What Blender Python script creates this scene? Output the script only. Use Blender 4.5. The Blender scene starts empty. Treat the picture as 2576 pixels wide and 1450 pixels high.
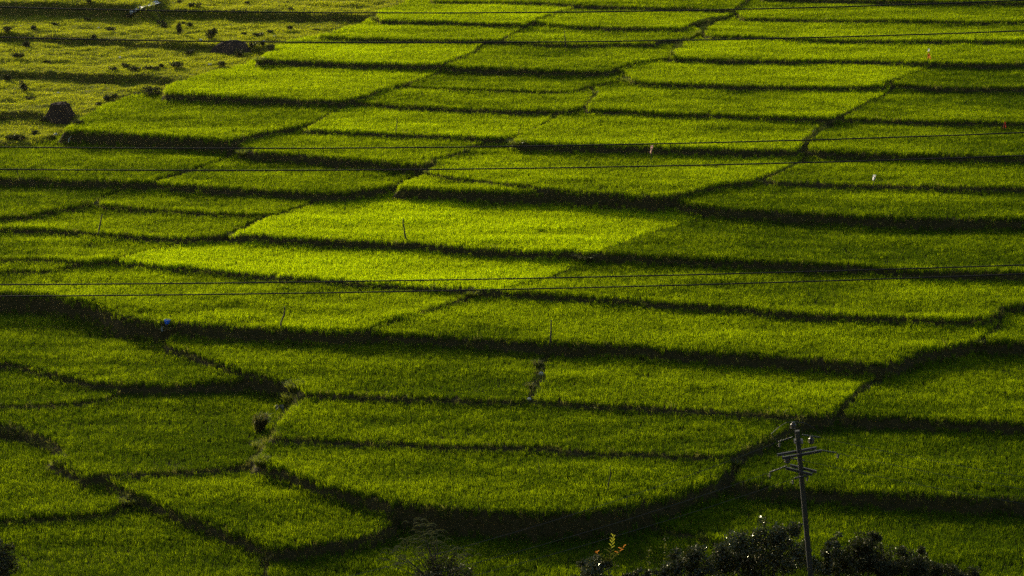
import bpy, math, random
import numpy as np
from mathutils import Vector, Matrix
random.seed(7)
rng = np.random.default_rng(11)
R = math.radians
scene = bpy.context.scene

# ------------------------------------------------------------------ camera
CAM_H = 41.0
PITCH = R(17.0)
cam_d = bpy.data.cameras.new('camera')
cam_d.sensor_width = 36.0
cam_d.lens = 36.0 / (2 * math.tan(R(12.0)))
cam_d.clip_start = 0.5
cam_d.clip_end = 6000.0
cam = bpy.data.objects.new('camera', cam_d)
scene.collection.objects.link(cam)
cam.location = (0, 0, CAM_H)
cam.rotation_euler = (R(90) - PITCH, 0, 0)
scene.camera = cam

# ------------------------------------------------------------------ sky, sun, exposure
SUN_EL, SUN_AZ = R(17.0), R(-33.0)          # azimuth measured from +Y towards +X
world = bpy.data.worlds.new('World')
scene.world = world
world.use_nodes = True
wn = world.node_tree
wn.nodes.clear()
w_out = wn.nodes.new('ShaderNodeOutputWorld')
w_bg = wn.nodes.new('ShaderNodeBackground')
w_sky = wn.nodes.new('ShaderNodeTexSky')
w_sky.sky_type = 'NISHITA'
w_sky.sun_disc = False
w_sky.sun_elevation = SUN_EL
w_sky.sun_rotation = SUN_AZ
w_sky.air_density = 1.0
w_sky.dust_density = 2.0
w_bg.inputs['Strength'].default_value = 0.15
wn.links.new(w_sky.outputs[0], w_bg.inputs['Color'])
wn.links.new(w_bg.outputs[0], w_out.inputs['Surface'])

sun_d = bpy.data.lights.new('sun', 'SUN')
sun_d.energy = 3.0
sun_d.angle = R(0.55)
sun_d.color = (1.0, 0.90, 0.70)
sun = bpy.data.objects.new('sun', sun_d)
scene.collection.objects.link(sun)
sun_dir = Vector((math.sin(SUN_AZ) * math.cos(SUN_EL), math.cos(SUN_AZ) * math.cos(SUN_EL), math.sin(SUN_EL)))
sun.rotation_euler = sun_dir.to_track_quat('Z', 'Y').to_euler()
sun.location = sun_dir * 300

vs = scene.view_settings
scene.display_settings.display_device = 'sRGB'
vs.view_transform = 'Standard'
vs.look = 'None'
vs.exposure = 0.30
vs.gamma = 1.0
vs.use_curve_mapping = False
cy = scene.cycles
cy.max_bounces = 8
cy.diffuse_bounces = 4
cy.glossy_bounces = 2
cy.transmission_bounces = 5
cy.transparent_max_bounces = 6
cy.volume_bounces = 0
cy.use_denoising = False
cy.sample_clamp_indirect = 3.0

# ------------------------------------------------------------------ helpers
FPX = 1288.0 / math.tan(R(12.0))
CP, SP = math.cos(PITCH), math.sin(PITCH)

def ray(px, py):
    a = (px - 1288.0) / FPX
    b = (725.0 - py) / FPX
    return Vector((a, CP + b * SP, -SP + b * CP))

def at_z(px, py, z):
    d = ray(px, py)
    t = (z - CAM_H) / d.z
    return Vector((d.x * t, d.y * t, z))

def at_y(px, py, y):
    d = ray(px, py)
    t = y / d.y
    return Vector((d.x * t, y, CAM_H + d.z * t))

def project(X, Y, Z):
    dz = Z - CAM_H
    df = Y * CP - dz * SP
    du = Y * SP + dz * CP
    return 1288.0 + FPX * X / df, 725.0 - FPX * du / df

def new_mesh_obj(name, verts, faces, mat=None, parent=None, smooth=False):
    me = bpy.data.meshes.new(name)
    me.from_pydata([tuple(v) for v in verts], [], faces)
    me.update()
    if smooth:
        me.polygons.foreach_set('use_smooth', [True] * len(me.polygons))
    if mat:
        me.materials.append(mat)
    o = bpy.data.objects.new(name, me)
    scene.collection.objects.link(o)
    if parent:
        o.parent = parent
    return o

def empty(name, loc):
    o = bpy.data.objects.new(name, None)
    o.empty_display_size = 0.2
    scene.collection.objects.link(o)
    o.location = loc
    return o

def tag(o, label, cat, group=None, kind=None):
    o['label'] = label
    if cat:
        o['category'] = cat
    if group:
        o['group'] = group
    if kind:
        o['kind'] = kind
    return o

def noise2(x, y, scale, seed, octaves=3):
    """smooth value noise, vectorised"""
    r = np.random.default_rng(seed)
    tab = r.random((256, 256))
    out = np.zeros_like(x, dtype=float)
    amp, tot = 1.0, 0.0
    fx, fy = x / scale[0] + 1000.3, y / scale[1] + 1000.7
    for _ in range(octaves):
        ix, iy = np.floor(fx).astype(int), np.floor(fy).astype(int)
        u, v = fx - ix, fy - iy
        u, v = u * u * (3 - 2 * u), v * v * (3 - 2 * v)
        a = tab[ix % 256, iy % 256]; b = tab[(ix + 1) % 256, iy % 256]
        c = tab[ix % 256, (iy + 1) % 256]; d = tab[(ix + 1) % 256, (iy + 1) % 256]
        out += amp * ((a * (1 - u) + b * u) * (1 - v) + (c * (1 - u) + d * u) * v)
        tot += amp
        amp *= 0.5
        fx, fy = fx * 2.03 + 17.1, fy * 2.03 + 31.7
    return out / tot

class MB:
    """collects verts and faces for one mesh"""
    def __init__(s):
        s.v, s.f = [], []
    def add(s, v, f):
        n = len(s.v)
        s.v += [Vector(p) for p in v]
        s.f += [tuple(i + n for i in q) for q in f]
    def tube(s, pts, rad, n=8, cap=True):
        pts = [Vector(p) for p in pts]
        if not hasattr(rad, '__len__'):
            rad = [rad] * len(pts)
        rings = []
        for i, p in enumerate(pts):
            t = (pts[min(i + 1, len(pts) - 1)] - pts[max(i - 1, 0)]).normalized()
            ref = Vector((0, 0, 1)) if abs(t.z) < 0.9 else Vector((0, 1, 0))
            a = t.cross(ref).normalized()
            b = t.cross(a)
            rings.append([p + (a * math.cos(k * 2 * math.pi / n) + b * math.sin(k * 2 * math.pi / n)) * rad[i] for k in range(n)])
        v = [q for r_ in rings for q in r_]
        f = []
        for i in range(len(pts) - 1):
            for k in range(n):
                k2 = (k + 1) % n
                f.append((i * n + k, i * n + k2, (i + 1) * n + k2, (i + 1) * n + k))
        if cap:
            f.append(tuple(range(n)))
            f.append(tuple((len(pts) - 1) * n + k for k in range(n)))
        s.add(v, f)
    def beam(s, a, b, w, h, up=Vector((0, 0, 1))):
        a, b = Vector(a), Vector(b)
        t = (b - a).normalized()
        sd = t.cross(up).normalized() * w / 2
        u = sd.cross(t).normalized() * h / 2
        v = []
        for p in (a, b):
            v += [p - sd - u, p + sd - u, p + sd + u, p - sd + u]
        s.add(v, [(0, 1, 2, 3), (4, 5, 6, 7), (0, 1, 5, 4), (1, 2, 6, 5), (2, 3, 7, 6), (3, 0, 4, 7)])
    def lathe(s, prof, c, axis=Vector((0, 0, 1)), n=14):
        q = axis.normalized().to_track_quat('Z', 'Y').to_matrix()
        v, f = [], []
        for (r_, z) in prof:
            for k in range(n):
                an = k * 2 * math.pi / n
                v.append(Vector(c) + q @ Vector((r_ * math.cos(an), r_ * math.sin(an), z)))
        for i in range(len(prof) - 1):
            for k in range(n):
                k2 = (k + 1) % n
                f.append((i * n + k, i * n + k2, (i + 1) * n + k2, (i + 1) * n + k))
        f.append(tuple(range(n)))
        f.append(tuple((len(prof) - 1) * n + k for k in range(n)))
        s.add(v, f)
    def build(s, name, mat, parent=None, smooth=False, origin=None):
        o0 = Vector(origin) if origin is not None else Vector((0, 0, 0))
        return new_mesh_obj(name, [p - o0 for p in s.v], s.f, mat, parent, smooth)

# ------------------------------------------------------------------ materials
def mat_new(name):
    m = bpy.data.materials.new(name)
    m.use_nodes = True
    nt = m.node_tree
    nt.nodes.clear()
    return m, nt

def nd(nt, t, **kw):
    n = nt.nodes.new(t)
    for k, v in kw.items():
        setattr(n, k, v)
    return n

def mat_simple(name, col, rough=0.6, metal=0.0, var=0.25, scale=8.0, bump=0.0, spec=0.5):
    m, nt = mat_new(name)
    out = nd(nt, 'ShaderNodeOutputMaterial')
    b = nd(nt, 'ShaderNodeBsdfPrincipled')
    b.inputs['Roughness'].default_value = rough
    b.inputs['Metallic'].default_value = metal
    b.inputs['Specular IOR Level'].default_value = spec
    tc = nd(nt, 'ShaderNodeTexCoord')
    no = nd(nt, 'ShaderNodeTexNoise')
    no.inputs['Scale'].default_value = scale
    no.inputs['Detail'].default_value = 4
    nt.links.new(tc.outputs['Object'], no.inputs['Vector'])
    rp = nd(nt, 'ShaderNodeMix', data_type='RGBA')
    rp.inputs['A'].default_value = (*[c * (1 - var) for c in col], 1)
    rp.inputs['B'].default_value = (*[min(1, c * (1 + var)) for c in col], 1)
    nt.links.new(no.outputs['Fac'], rp.inputs['Factor'])
    nt.links.new(rp.outputs['Result'], b.inputs['Base Color'])
    if bump:
        bp = nd(nt, 'ShaderNodeBump')
        bp.inputs['Strength'].default_value = bump
        bp.inputs['Distance'].default_value = 0.05
        nt.links.new(no.outputs['Fac'], bp.inputs['Height'])
        nt.links.new(bp.outputs['Normal'], b.inputs['Normal'])
    nt.links.new(b.outputs[0], out.inputs['Surface'])
    return m

def mat_leaf(name, dcol, tcol, dcol2=None, tcol2=None, gloss=0.05, rough=0.4, tr=0.55, attr=None):
    """two sided leaf: diffuse + translucent + a little gloss; instance tint mixes between two leaf colours"""
    m, nt = mat_new(name)
    out = nd(nt, 'ShaderNodeOutputMaterial')
    df = nd(nt, 'ShaderNodeBsdfDiffuse')
    tl = nd(nt, 'ShaderNodeBsdfTranslucent')
    gl = nd(nt, 'ShaderNodeBsdfGlossy')
    gl.inputs['Roughness'].default_value = rough
    gl.inputs['Color'].default_value = (1, 1, 0.72, 1)
    mx = nd(nt, 'ShaderNodeMixShader')
    mx.inputs[0].default_value = tr
    mg = nd(nt, 'ShaderNodeMixShader')
    mg.inputs[0].default_value = gloss
    dcol2 = dcol2 or dcol
    tcol2 = tcol2 or tcol
    if attr:
        at = nd(nt, 'ShaderNodeAttribute')
        at.attribute_type = 'INSTANCER'
        at.attribute_name = attr
        fac = at.outputs['Fac']
    else:
        tc = nd(nt, 'ShaderNodeTexCoord')
        no = nd(nt, 'ShaderNodeTexNoise')
        no.inputs['Scale'].default_value = 3.0
        nt.links.new(tc.outputs['Object'], no.inputs['Vector'])
        fac = no.outputs['Fac']
    for (c1, c2, sock) in ((dcol, dcol2, df.inputs['Color']), (tcol, tcol2, tl.inputs['Color'])):
        mc = nd(nt, 'ShaderNodeMix', data_type='RGBA')
        mc.inputs['A'].default_value = (*c1, 1)
        mc.inputs['B'].default_value = (*c2, 1)
        nt.links.new(fac, mc.inputs['Factor'])
        nt.links.new(mc.outputs['Result'], sock)
    nt.links.new(df.outputs[0], mx.inputs[1])
    nt.links.new(tl.outputs[0], mx.inputs[2])
    nt.links.new(mx.outputs[0], mg.inputs[1])
    nt.links.new(gl.outputs[0], mg.inputs[2])
    nt.links.new(mg.outputs[0], out.inputs['Surface'])
    return m

M_rice = mat_leaf('rice_leaf', (0.045, 0.12, 0.003), (0.10, 0.155, 0.001), (0.05, 0.12, 0.003), (0.79, 0.97, 0.002), gloss=0.004, rough=0.45, tr=0.6, attr='tint')  # tint runs from dim to bright; plot-to-plot light falloff is put into it
M_grass = mat_leaf('pasture_grass_leaf', (0.06, 0.07, 0.012), (0.24, 0.28, 0.004), (0.10, 0.12, 0.01), (0.76, 0.80, 0.008), gloss=0.03, rough=0.45, tr=0.55, attr='tint')
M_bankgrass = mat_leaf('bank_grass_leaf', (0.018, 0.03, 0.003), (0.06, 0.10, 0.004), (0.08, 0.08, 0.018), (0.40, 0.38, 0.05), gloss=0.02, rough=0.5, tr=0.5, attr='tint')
M_shrub = mat_leaf('shrub_leaf', (0.014, 0.019, 0.004), (0.022, 0.034, 0.003), (0.02, 0.022, 0.005), (0.05, 0.06, 0.004), gloss=0.04, rough=0.35, tr=0.35)
M_glossleaf = mat_leaf('glossy_leaf', (0.012, 0.020, 0.005), (0.02, 0.03, 0.004), (0.016, 0.024, 0.006), (0.05, 0.06, 0.006), gloss=0.065, rough=0.17, tr=0.3)
M_feather = mat_leaf('feathery_leaf', (0.02, 0.03, 0.003), (0.10, 0.13, 0.004), (0.03, 0.038, 0.004), (0.20, 0.20, 0.02), gloss=0.03, rough=0.4, tr=0.45)
M_young = mat_leaf('young_leaf', (0.08, 0.09, 0.01), (0.50, 0.50, 0.03), gloss=0.04, tr=0.65)
M_orange = mat_leaf('orange_leaf', (0.12, 0.05, 0.01), (0.75, 0.30, 0.04), gloss=0.04, tr=0.65)
M_bark = mat_simple('bark', (0.045, 0.035, 0.025), 0.85, var=0.5, scale=14, bump=0.5)
M_stake = mat_simple('stake_wood', (0.030, 0.024, 0.018), 0.85, var=0.4, scale=20)
M_concrete = mat_simple('pole_concrete', (0.022, 0.023, 0.018), 0.75, var=0.25, scale=10, bump=0.2)
M_steel = mat_simple('galvanised_steel', (0.05, 0.05, 0.05), 0.6, metal=0.4, var=0.2, scale=12)
M_cable = mat_simple('cable_rubber', (0.012, 0.012, 0.012), 0.8, var=0.1, scale=3, spec=0.1)
M_porcelain = mat_simple('brown_porcelain', (0.012, 0.010, 0.009), 0.22, var=0.1, scale=5, spec=0.6)
M_alu = mat_simple('aluminium_wire', (0.05, 0.05, 0.045), 0.5, metal=0.5, var=0.1, scale=3)
M_mound = mat_simple('termite_earth', (0.045, 0.030, 0.020), 0.95, var=0.45, scale=3.5, bump=0.8, spec=0.1)
M_stone = mat_simple('pale_stone', (0.55, 0.52, 0.44), 0.6, var=0.15, scale=6, bump=0.3)
M_bucket = mat_simple('blue_plastic', (0.01, 0.16, 0.95), 0.2, var=0.05, scale=3)
M_bottle = mat_simple('clear_plastic', (0.35, 0.40, 0.42), 0.2, var=0.1, scale=6)

def mat_cloth(name, c):
    return mat_leaf(name, tuple(min(1, k * 0.8) for k in c), c, gloss=0.02, tr=0.55)
M_white = mat_cloth('white_cloth', (0.9, 0.88, 0.82))
M_pink = mat_cloth('faded_pink_cloth', (0.62, 0.38, 0.30))
M_orangec = mat_cloth('orange_cloth', (0.62, 0.24, 0.04))
M_red = mat_cloth('red_cloth', (0.35, 0.04, 0.03))

# ground: mud, banks and pasture in one procedural material, the land use stored on the sheet
def mat_ground():
    m, nt = mat_new('terrace_soil')
    out = nd(nt, 'ShaderNodeOutputMaterial')
    b = nd(nt, 'ShaderNodeBsdfPrincipled')
    b.inputs['Roughness'].default_value = 0.95
    b.inputs['Specular IOR Level'].default_value = 0.15
    at = nd(nt, 'ShaderNodeAttribute'); at.attribute_name = 'pasture'
    tc = nd(nt, 'ShaderNodeTexCoord')
    n1 = nd(nt, 'ShaderNodeTexNoise'); n1.inputs['Scale'].default_value = 0.9; n1.inputs['Detail'].default_value = 6
    n2 = nd(nt, 'ShaderNodeTexNoise'); n2.inputs['Scale'].default_value = 6.0; n2.inputs['Detail'].default_value = 5
    mp = nd(nt, 'ShaderNodeMapping'); mp.inputs['Scale'].default_value = (0.5, 1.0, 1.0)
    nt.links.new(tc.outputs['Object'], mp.inputs['Vector'])
    for n in (n1, n2):
        nt.links.new(mp.outputs[0], n.inputs['Vector'])
    def mix(c1, c2, fac):
        x = nd(nt, 'ShaderNodeMix', data_type='RGBA')
        for s_, c in (('A', c1), ('B', c2)):
            if isinstance(c, tuple):
                x.inputs[s_].default_value = (*c, 1)
            else:
                nt.links.new(c, x.inputs[s_])
        nt.links.new(fac, x.inputs['Factor'])
        return x.outputs['Result']
    cr = nd(nt, 'ShaderNodeValToRGB')
    cr.color_ramp.elements[0].position = 0.42
    cr.color_ramp.elements[1].position = 0.62
    nt.links.new(n1.outputs['Fac'], cr.inputs['Fac'])
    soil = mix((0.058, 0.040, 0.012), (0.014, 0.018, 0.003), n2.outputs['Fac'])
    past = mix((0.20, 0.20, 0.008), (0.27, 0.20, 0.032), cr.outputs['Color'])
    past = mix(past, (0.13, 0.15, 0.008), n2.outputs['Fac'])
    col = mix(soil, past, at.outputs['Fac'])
    nt.links.new(col, b.inputs['Base Color'])
    bp = nd(nt, 'ShaderNodeBump'); bp.inputs['Strength'].default_value = 0.9; bp.inputs['Distance'].default_value = 0.12
    nt.links.new(n2.outputs['Fac'], bp.inputs['Height'])
    nt.links.new(bp.outputs[0], b.inputs['Normal'])
    nt.links.new(b.outputs[0], out.inputs['Surface'])
    return m
M_ground = mat_ground()

# ------------------------------------------------------------------ the terraces
# every plot: name, level in metres, front edge from left to right, rest of its outline, crop tone with the view's light falloff painted in, label.
# A higher plot always wins over a lower one, so backs may reach under the plot behind.
PLOTS = []
def plot(key, h, pts, label, crop_light=0.5, use='rice'):
    q = []
    for (x, y) in pts:
        x = -300 if x <= 0 else (2876 if x >= 2576 else x)
        y = -70 if y <= 0 else (1640 if y >= 1450 else y)
        q.append((x, y))
    PLOTS.append(dict(key=key, h=h * 0.80, pts=q, label=label, crop_light=crop_light, use=use))

# --- fallow pasture, top left
plot('G0', 8.1, [(0,5),(200,8),(330,13),(385,22),(400,4),(430,-5),(0,-5)], '', use='pasture')
plot('GA', 7.5, [(340,10),(385,21),(560,30),(860,37),(940,40),(952,28),(1070,10),(1085,-5),(385,-5)], '', use='pasture')
plot('GB', 6.7, [(0,87),(80,89),(150,95),(300,101),(415,108),(533,114),(640,118),(686,120),(740,108),(795,96),(945,60),(960,20),(0,0)], '', use='pasture')
plot('GC', 6.1, [(0,177),(67,180),(143,182),(207,187),(283,190),(367,190),(417,198),(480,200),(560,178),(640,166),(690,110),(0,90)], '', use='pasture')
plot('GD', 5.4, [(0,280),(67,282),(110,285),(187,287),(208,296),(250,272),(300,253),(407,238),(480,190),(0,185)], '', use='pasture')
plot('GE', 4.7, [(0,358),(60,361),(128,351),(145,338),(205,295),(200,270),(0,270)], '', use='pasture')
# --- upper rows
plot('Tr0', 7.85, [(1917,1),(2150,5),(2400,10),(2576,13),(2576,-5),(1890,-5)], 'strip of rice at the top right corner behind the uppermost cable', 0.3)
plot('T0', 7.75, [(1083,8),(1192,10),(1359,12),(1425,15),(1525,20),(1717,25),(1840,30),(1878,10),(1935,-5),(1085,-5)], 'narrow strip of rice along the top edge, centre, behind all others', 0.5)
plot('T1r', 7.45, [(1864,50),(1950,52),(2084,57),(2217,56),(2384,60),(2576,60),(2576,0),(1890,0),(1842,32)], 'long rice plot second from the top on the right, its rounded left end by the path', 0.48)
plot('T1a', 7.5, [(952,56),(1060,58),(1192,62),(1320,66),(1380,45),(1430,28),(1480,20),(1480,-5),(1083,0),(1010,14),(946,34),(943,46)], 'bright rice plot beside the pasture corner, crossed by the uppermost cable', 0.75)
plot('T1b', 7.35, [(1325,59),(1379,66),(1459,71),(1592,75),(1717,77),(1740,62),(1795,50),(1860,41),(1885,20),(1430,5)], 'flat rice plot between the two topmost cables, top centre', 0.55)
plot('T2a', 7.05, [(790,97),(860,101),(1025,106),(1160,107),(1260,105),(1285,92),(1310,80),(1335,64),(1300,50),(950,45),(870,75)], 'bright rice plot whose dark front lies just above the second cable', 0.7)
plot('T2b', 6.95, [(1262,110),(1359,114),(1459,117),(1592,117),(1649,112),(1662,106),(1715,103),(1755,97),(1768,84),(1745,68),(1720,55),(1320,60)], 'rice plot with a lone stake, topmost in the centre column', 0.5)
plot('T2c', 7.1, [(1774,97),(1904,98),(1994,104),(2217,108),(2576,109),(2576,40),(1860,45),(1790,66),(1770,84)], 'long rice plot on the right crossed by the second cable near its front', 0.5)
plot('T3a', 6.7, [(645,160),(667,155),(767,157),(859,163),(959,166),(1059,169),(1110,167),(1170,146),(1210,124),(1240,108),(1200,95),(790,95),(700,114),(668,142)], 'bright rice plot right of the low dark mound, below the second cable', 0.75)
plot('T3b', 6.55, [(1112,170),(1159,175),(1325,181),(1459,186),(1525,186),(1545,180),(1592,165),(1684,152),(1700,120),(1700,95),(1240,95)], 'duller rice plot in the middle behind the wide earth step, below the second cable', 0.42)
plot('T3c', 6.75, [(1684,152),(1717,153),(1850,156),(2017,157),(2150,157),(2250,161),(2350,164),(2576,167),(2576,95),(1770,90),(1715,108),(1712,124),(1692,134)], 'long bright rice plot holding the stake with orange and white cloth', 0.62)
plot('T4a', 6.1, [(407,242),(500,244),(633,250),(733,255),(859,259),(900,252),(959,233),(1035,213),(1075,200),(1110,185),(1100,150),(640,150),(620,168),(560,178),(480,200),(412,222)], 'large bright rice plot jutting into the pasture, second along its edge', 0.62)
plot('T4b', 5.98, [(1030,222),(1092,228),(1192,232),(1359,237),(1442,236),(1500,220),(1555,208),(1575,200),(1560,175),(1100,165)], 'thin rice plot with a rounded left tip, fourth row centre', 0.45)
plot('T4c', 6.3, [(1586,206),(1625,213),(1717,217),(1917,222),(2100,224),(2217,222),(2234,213),(2284,197),(2334,180),(2352,164),(2350,140),(1690,140),(1592,165),(1546,182),(1574,190),(1578,198)], 'wide rice plot ending right at the dark diagonal path, third row from its top', 0.6)
plot('T4d', 6.2, [(2238,217),(2284,220),(2384,225),(2576,231),(2576,150),(2350,150),(2350,168),(2284,200)], 'dim rice plot right of the diagonal path, uppermost there', 0.3)
plot('T5a', 5.4, [(148,336),(200,335),(333,343),(433,350),(567,358),(582,361),(620,347),(700,331),(750,325),(800,308),(855,283),(862,262),(840,240),(407,235),(300,256),(250,276),(200,305),(165,325)], 'large rice plot right of the tall termite mound above a high earth step', 0.5)
plot('T5b', 5.75, [(870,264),(959,268),(1059,275),(1192,280),(1292,284),(1425,284),(1470,276),(1488,256),(1502,238),(1500,215),(1000,210),(900,245),(862,258)], 'rice plot with pointed left end, fifth row centre', 0.6)
plot('T5c', 5.85, [(1470,281),(1559,285),(1717,293),(1850,297),(1984,301),(2094,304),(2110,298),(2150,278),(2210,250),(2240,235),(2255,215),(2200,200),(1580,200),(1500,219),(1487,230),(1505,244),(1485,262)], 'broad rice plot with a notched left edge, left of the diagonal path', 0.55)
plot('T5d', 5.72, [(2115,303),(2217,307),(2384,312),(2576,318),(2576,215),(2230,215),(2225,245),(2150,282)], 'dim rice plot right of the diagonal path, second from its top, with a red cloth', 0.3)
plot('T6a', 5.32, [(755,333),(859,336),(992,342),(1125,348),(1259,354),(1292,350),(1350,328),(1400,298),(1428,284),(1400,260),(870,260),(850,290),(800,312)], 'bright narrow rice plot with a stake, just above the third cable', 0.72)
plot('T6a2', 4.95, [(605,384),(625,386),(700,391),(859,405),(959,414),(1059,421),(1085,416),(1092,405),(1160,390),(1190,375),(1275,350),(1200,320),(760,320),(620,352),(600,364)], 'rice plot crossed by the third cable, left of the centre plots', 0.55)
plot('T6c', 5.4, [(1290,363),(1342,366),(1459,371),(1625,374),(1717,378),(1850,382),(2000,381),(2012,375),(2032,352),(2060,325),(2090,308),(2112,300),(2100,280),(1480,270),(1428,286),(1400,298),(1360,322),(1300,347)], 'wide rice plot ending at a grassy knob on its left, third cable over its front', 0.54)
plot('T6d', 5.3, [(2027,378),(2070,386),(2184,391),(2317,397),(2576,405),(2576,300),(2115,300),(2062,338),(2035,360)], 'rice plot at the right edge between the third and fourth cables', 0.3)
plot('T7L', 4.3, [(0,451),(100,456),(233,463),(333,466),(385,463),(430,446),(500,426),(560,409),(577,395),(582,368),(580,340),(0,340)], 'rice plot at the left edge under the third and fourth cables', 0.36)
plot('T7', 4.2, [(388,467),(480,475),(600,483),(700,488),(780,493),(870,489),(930,481),(990,474),(1055,446),(1080,428),(1088,414),(1050,395),(600,370),(575,400),(500,430)], 'rice plot crossed lengthwise by the fourth cable, left of the big centre plot', 0.46)
plot('T8', 4.72, [(1078,443),(1100,446),(1225,464),(1325,471),(1382,481),(1450,490),(1540,494),(1650,501),(1700,496),(1760,481),(1820,469),(1890,462),(1935,446),(2020,410),(2030,385),(1900,360),(1280,355),(1190,376),(1160,389),(1090,402),(1087,410),(1106,419),(1076,431)], 'big bright rice plot in the middle with a pink cloth on a stake at its back', 0.62)
plot('T8b', 4.42, [(985,478),(1092,483),(1200,486),(1330,490),(1400,492),(1420,480),(1080,430),(1055,448),(1000,470)], 'thin wedge of rice in front of the big centre plot, behind the dark step', 0.6)
plot('T8d', 4.3, [(1717,521),(1850,533),(1984,540),(2150,550),(2284,555),(2576,564),(2576,460),(1900,455),(1820,474),(1740,488),(1690,506)], 'dim rice plot at the right edge behind the widest dark step', 0.28)
plot('T7d', 4.68, [(1912,461),(2017,465),(2150,470),(2284,475),(2576,481),(2576,385),(2040,385),(2022,414),(1960,441)], 'rice plot on the right holding the white cloth on a stake', 0.4)
plot('P1', 3.68, [(0,567),(60,552),(117,540),(180,528),(238,516),(262,500),(390,470),(380,445),(0,440)], 'dull rice triangle at the left edge, behind the leaning stake', 0.26)
plot('P2', 3.6, [(245,520),(333,531),(500,543),(633,548),(700,547),(745,530),(790,514),(850,498),(880,480),(385,455),(262,498)], 'narrow rice plot between two dark bunds, left of the brightest plot', 0.44)
plot('P3', 3.35, [(0,578),(133,585),(267,595),(400,603),(483,605),(567,598),(580,590),(640,565),(710,545),(720,520),(240,500),(0,540)], 'rice plot with the leaning stake, left edge', 0.46)
plot('T9', 3.47, [(567,598),(667,601),(859,611),(1025,618),(1192,631),(1325,641),(1425,641),(1500,645),(1600,607),(1700,577),(1785,552),(1780,500),(1400,470),(900,475),(850,500),(790,516),(730,536),(640,568),(590,588)], 'very bright wide rice plot with a crooked stake, centre of the picture', 1)
plot('T9r', 3.45, [(1497,646),(1717,655),(1850,662),(1984,668),(2117,675),(2284,686),(2576,698),(2576,535),(1770,510),(1785,550),(1700,578),(1600,608)], 'broad dim rice plot at the right edge, right of the brightest plot', 0.3)
plot('P4', 2.95, [(0,655),(100,660),(200,666),(290,662),(350,642),(470,616),(480,590),(0,570)], 'rice plot at the left edge above the fifth cable', 0.5)
plot('P5', 2.68, [(0,702),(100,690),(233,672),(290,664),(280,640),(0,640)], 'thin sliver of rice at the left edge under the bund', 0.4)
plot('T10', 2.85, [(290,665),(400,675),(567,690),(700,703),(859,713),(1025,727),(1160,733),(1237,738),(1380,705),(1440,680),(1515,655),(1500,620),(560,580),(470,610),(350,640)], 'long brightest rice band in the centre under the fifth cable', 1.05)
plot('T10r', 2.78, [(1235,739),(1392,749),(1525,758),(1650,767),(1717,772),(1884,783),(2050,798),(2217,806),(2417,812),(2484,807),(2530,778),(2576,742),(2576,660),(1515,625),(1515,655),(1440,681),(1380,706)], 'long rice plot crossed by the two lowest cables on the right', 0.46)
plot('T11', 2.5, [(0,741),(60,746),(117,750),(200,764),(250,780),(317,802),(400,818),(470,822),(567,827),(700,834),(859,843),(905,843),(925,836),(992,811),(1059,791),(1135,768),(1170,757),(1200,738),(1200,700),(280,650),(100,690),(0,700)], 'wide rice plot with the s-shaped stake and blue bucket at its front corner', 0.56)
plot('T12', 2.30, [(915,845),(1125,855),(1292,866),(1425,871),(1592,878),(1717,890),(1884,900),(2050,912),(2184,922),(2220,925),(2260,915),(2320,892),(2384,880),(2467,862),(2500,832),(2520,812),(2484,800),(1700,740),(1200,720),(1140,768),(992,812)], 'very long rice plot with the straight upright stake', 0.42)
plot('T12r', 2.25, [(2465,869),(2517,871),(2576,873),(2576,740),(2530,790),(2508,832)], 'corner of a rice plot at the right edge beyond the dark path', 0.32)
plot('T13L', 1.55, [(408,868),(425,876),(500,905),(550,920),(617,946),(700,965),(733,973),(748,986),(765,998),(859,1003),(959,1005),(1092,1010),(1192,1014),(1292,1017),(1322,1012),(1336,985),(1350,945),(1364,915),(1378,880),(1300,855),(480,810),(440,845)], 'wide rice plot ending right at the short lit gap, below the s-shaped stake', 0.37)
plot('T13R', 1.5, [(1328,1013),(1425,1021),(1559,1029),(1717,1037),(1850,1046),(1984,1053),(2085,1055),(2110,1032),(2150,1000),(2190,968),(2232,945),(2240,900),(1390,860),(1374,912),(1366,945),(1344,985)], 'bright rice plot right of the short lit gap, behind the utility pole', 0.55)
plot('T13S', 1.38, [(2112,1049),(2184,1057),(2350,1067),(2576,1080),(2576,850),(2330,870),(2240,930),(2200,975),(2130,1028)], 'rice plot at the right edge above the broad black step', 0.26)
plot('T14', 1.2, [(682,1110),(760,1114),(859,1121),(1025,1127),(1192,1132),(1359,1134),(1525,1147),(1717,1155),(1817,1157),(1857,1152),(1885,1133),(1950,1105),(2000,1080),(2045,1058),(2040,1030),(780,990),(768,1005),(728,1035),(702,1060),(684,1085)], 'long rice plot left of the utility pole top, one above the rounded plot', 0.36)
plot('T15', 0.95, [(640,1170),(683,1185),(767,1215),(859,1243),(942,1264),(1042,1281),(1125,1290),(1259,1301),(1392,1301),(1525,1296),(1625,1275),(1717,1249),(1767,1232),(1812,1218),(1845,1182),(1860,1150),(1800,1130),(690,1090),(672,1115),(655,1140)], 'big rounded rice plot with the lowest stake, curving above the black hollow', 0.33)
plot('T15r', 0.7, [(1835,1219),(1917,1228),(2017,1238),(2150,1246),(2284,1256),(2450,1263),(2576,1272),(2576,1060),(2060,1050),(1960,1110),(1895,1142),(1868,1172)], 'rice plot behind the crossarms of the utility pole', 0.25)
plot('T16', -0.2, [(1625,1318),(1640,1330),(1692,1349),(1720,1354),(1784,1368),(1900,1400),(2100,1425),(2300,1432),(2420,1440),(2576,1452),(2576,1230),(1830,1200),(1700,1262),(1640,1295)], 'dark rice plot round the foot of the utility pole behind the bushes', 0.18)
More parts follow.
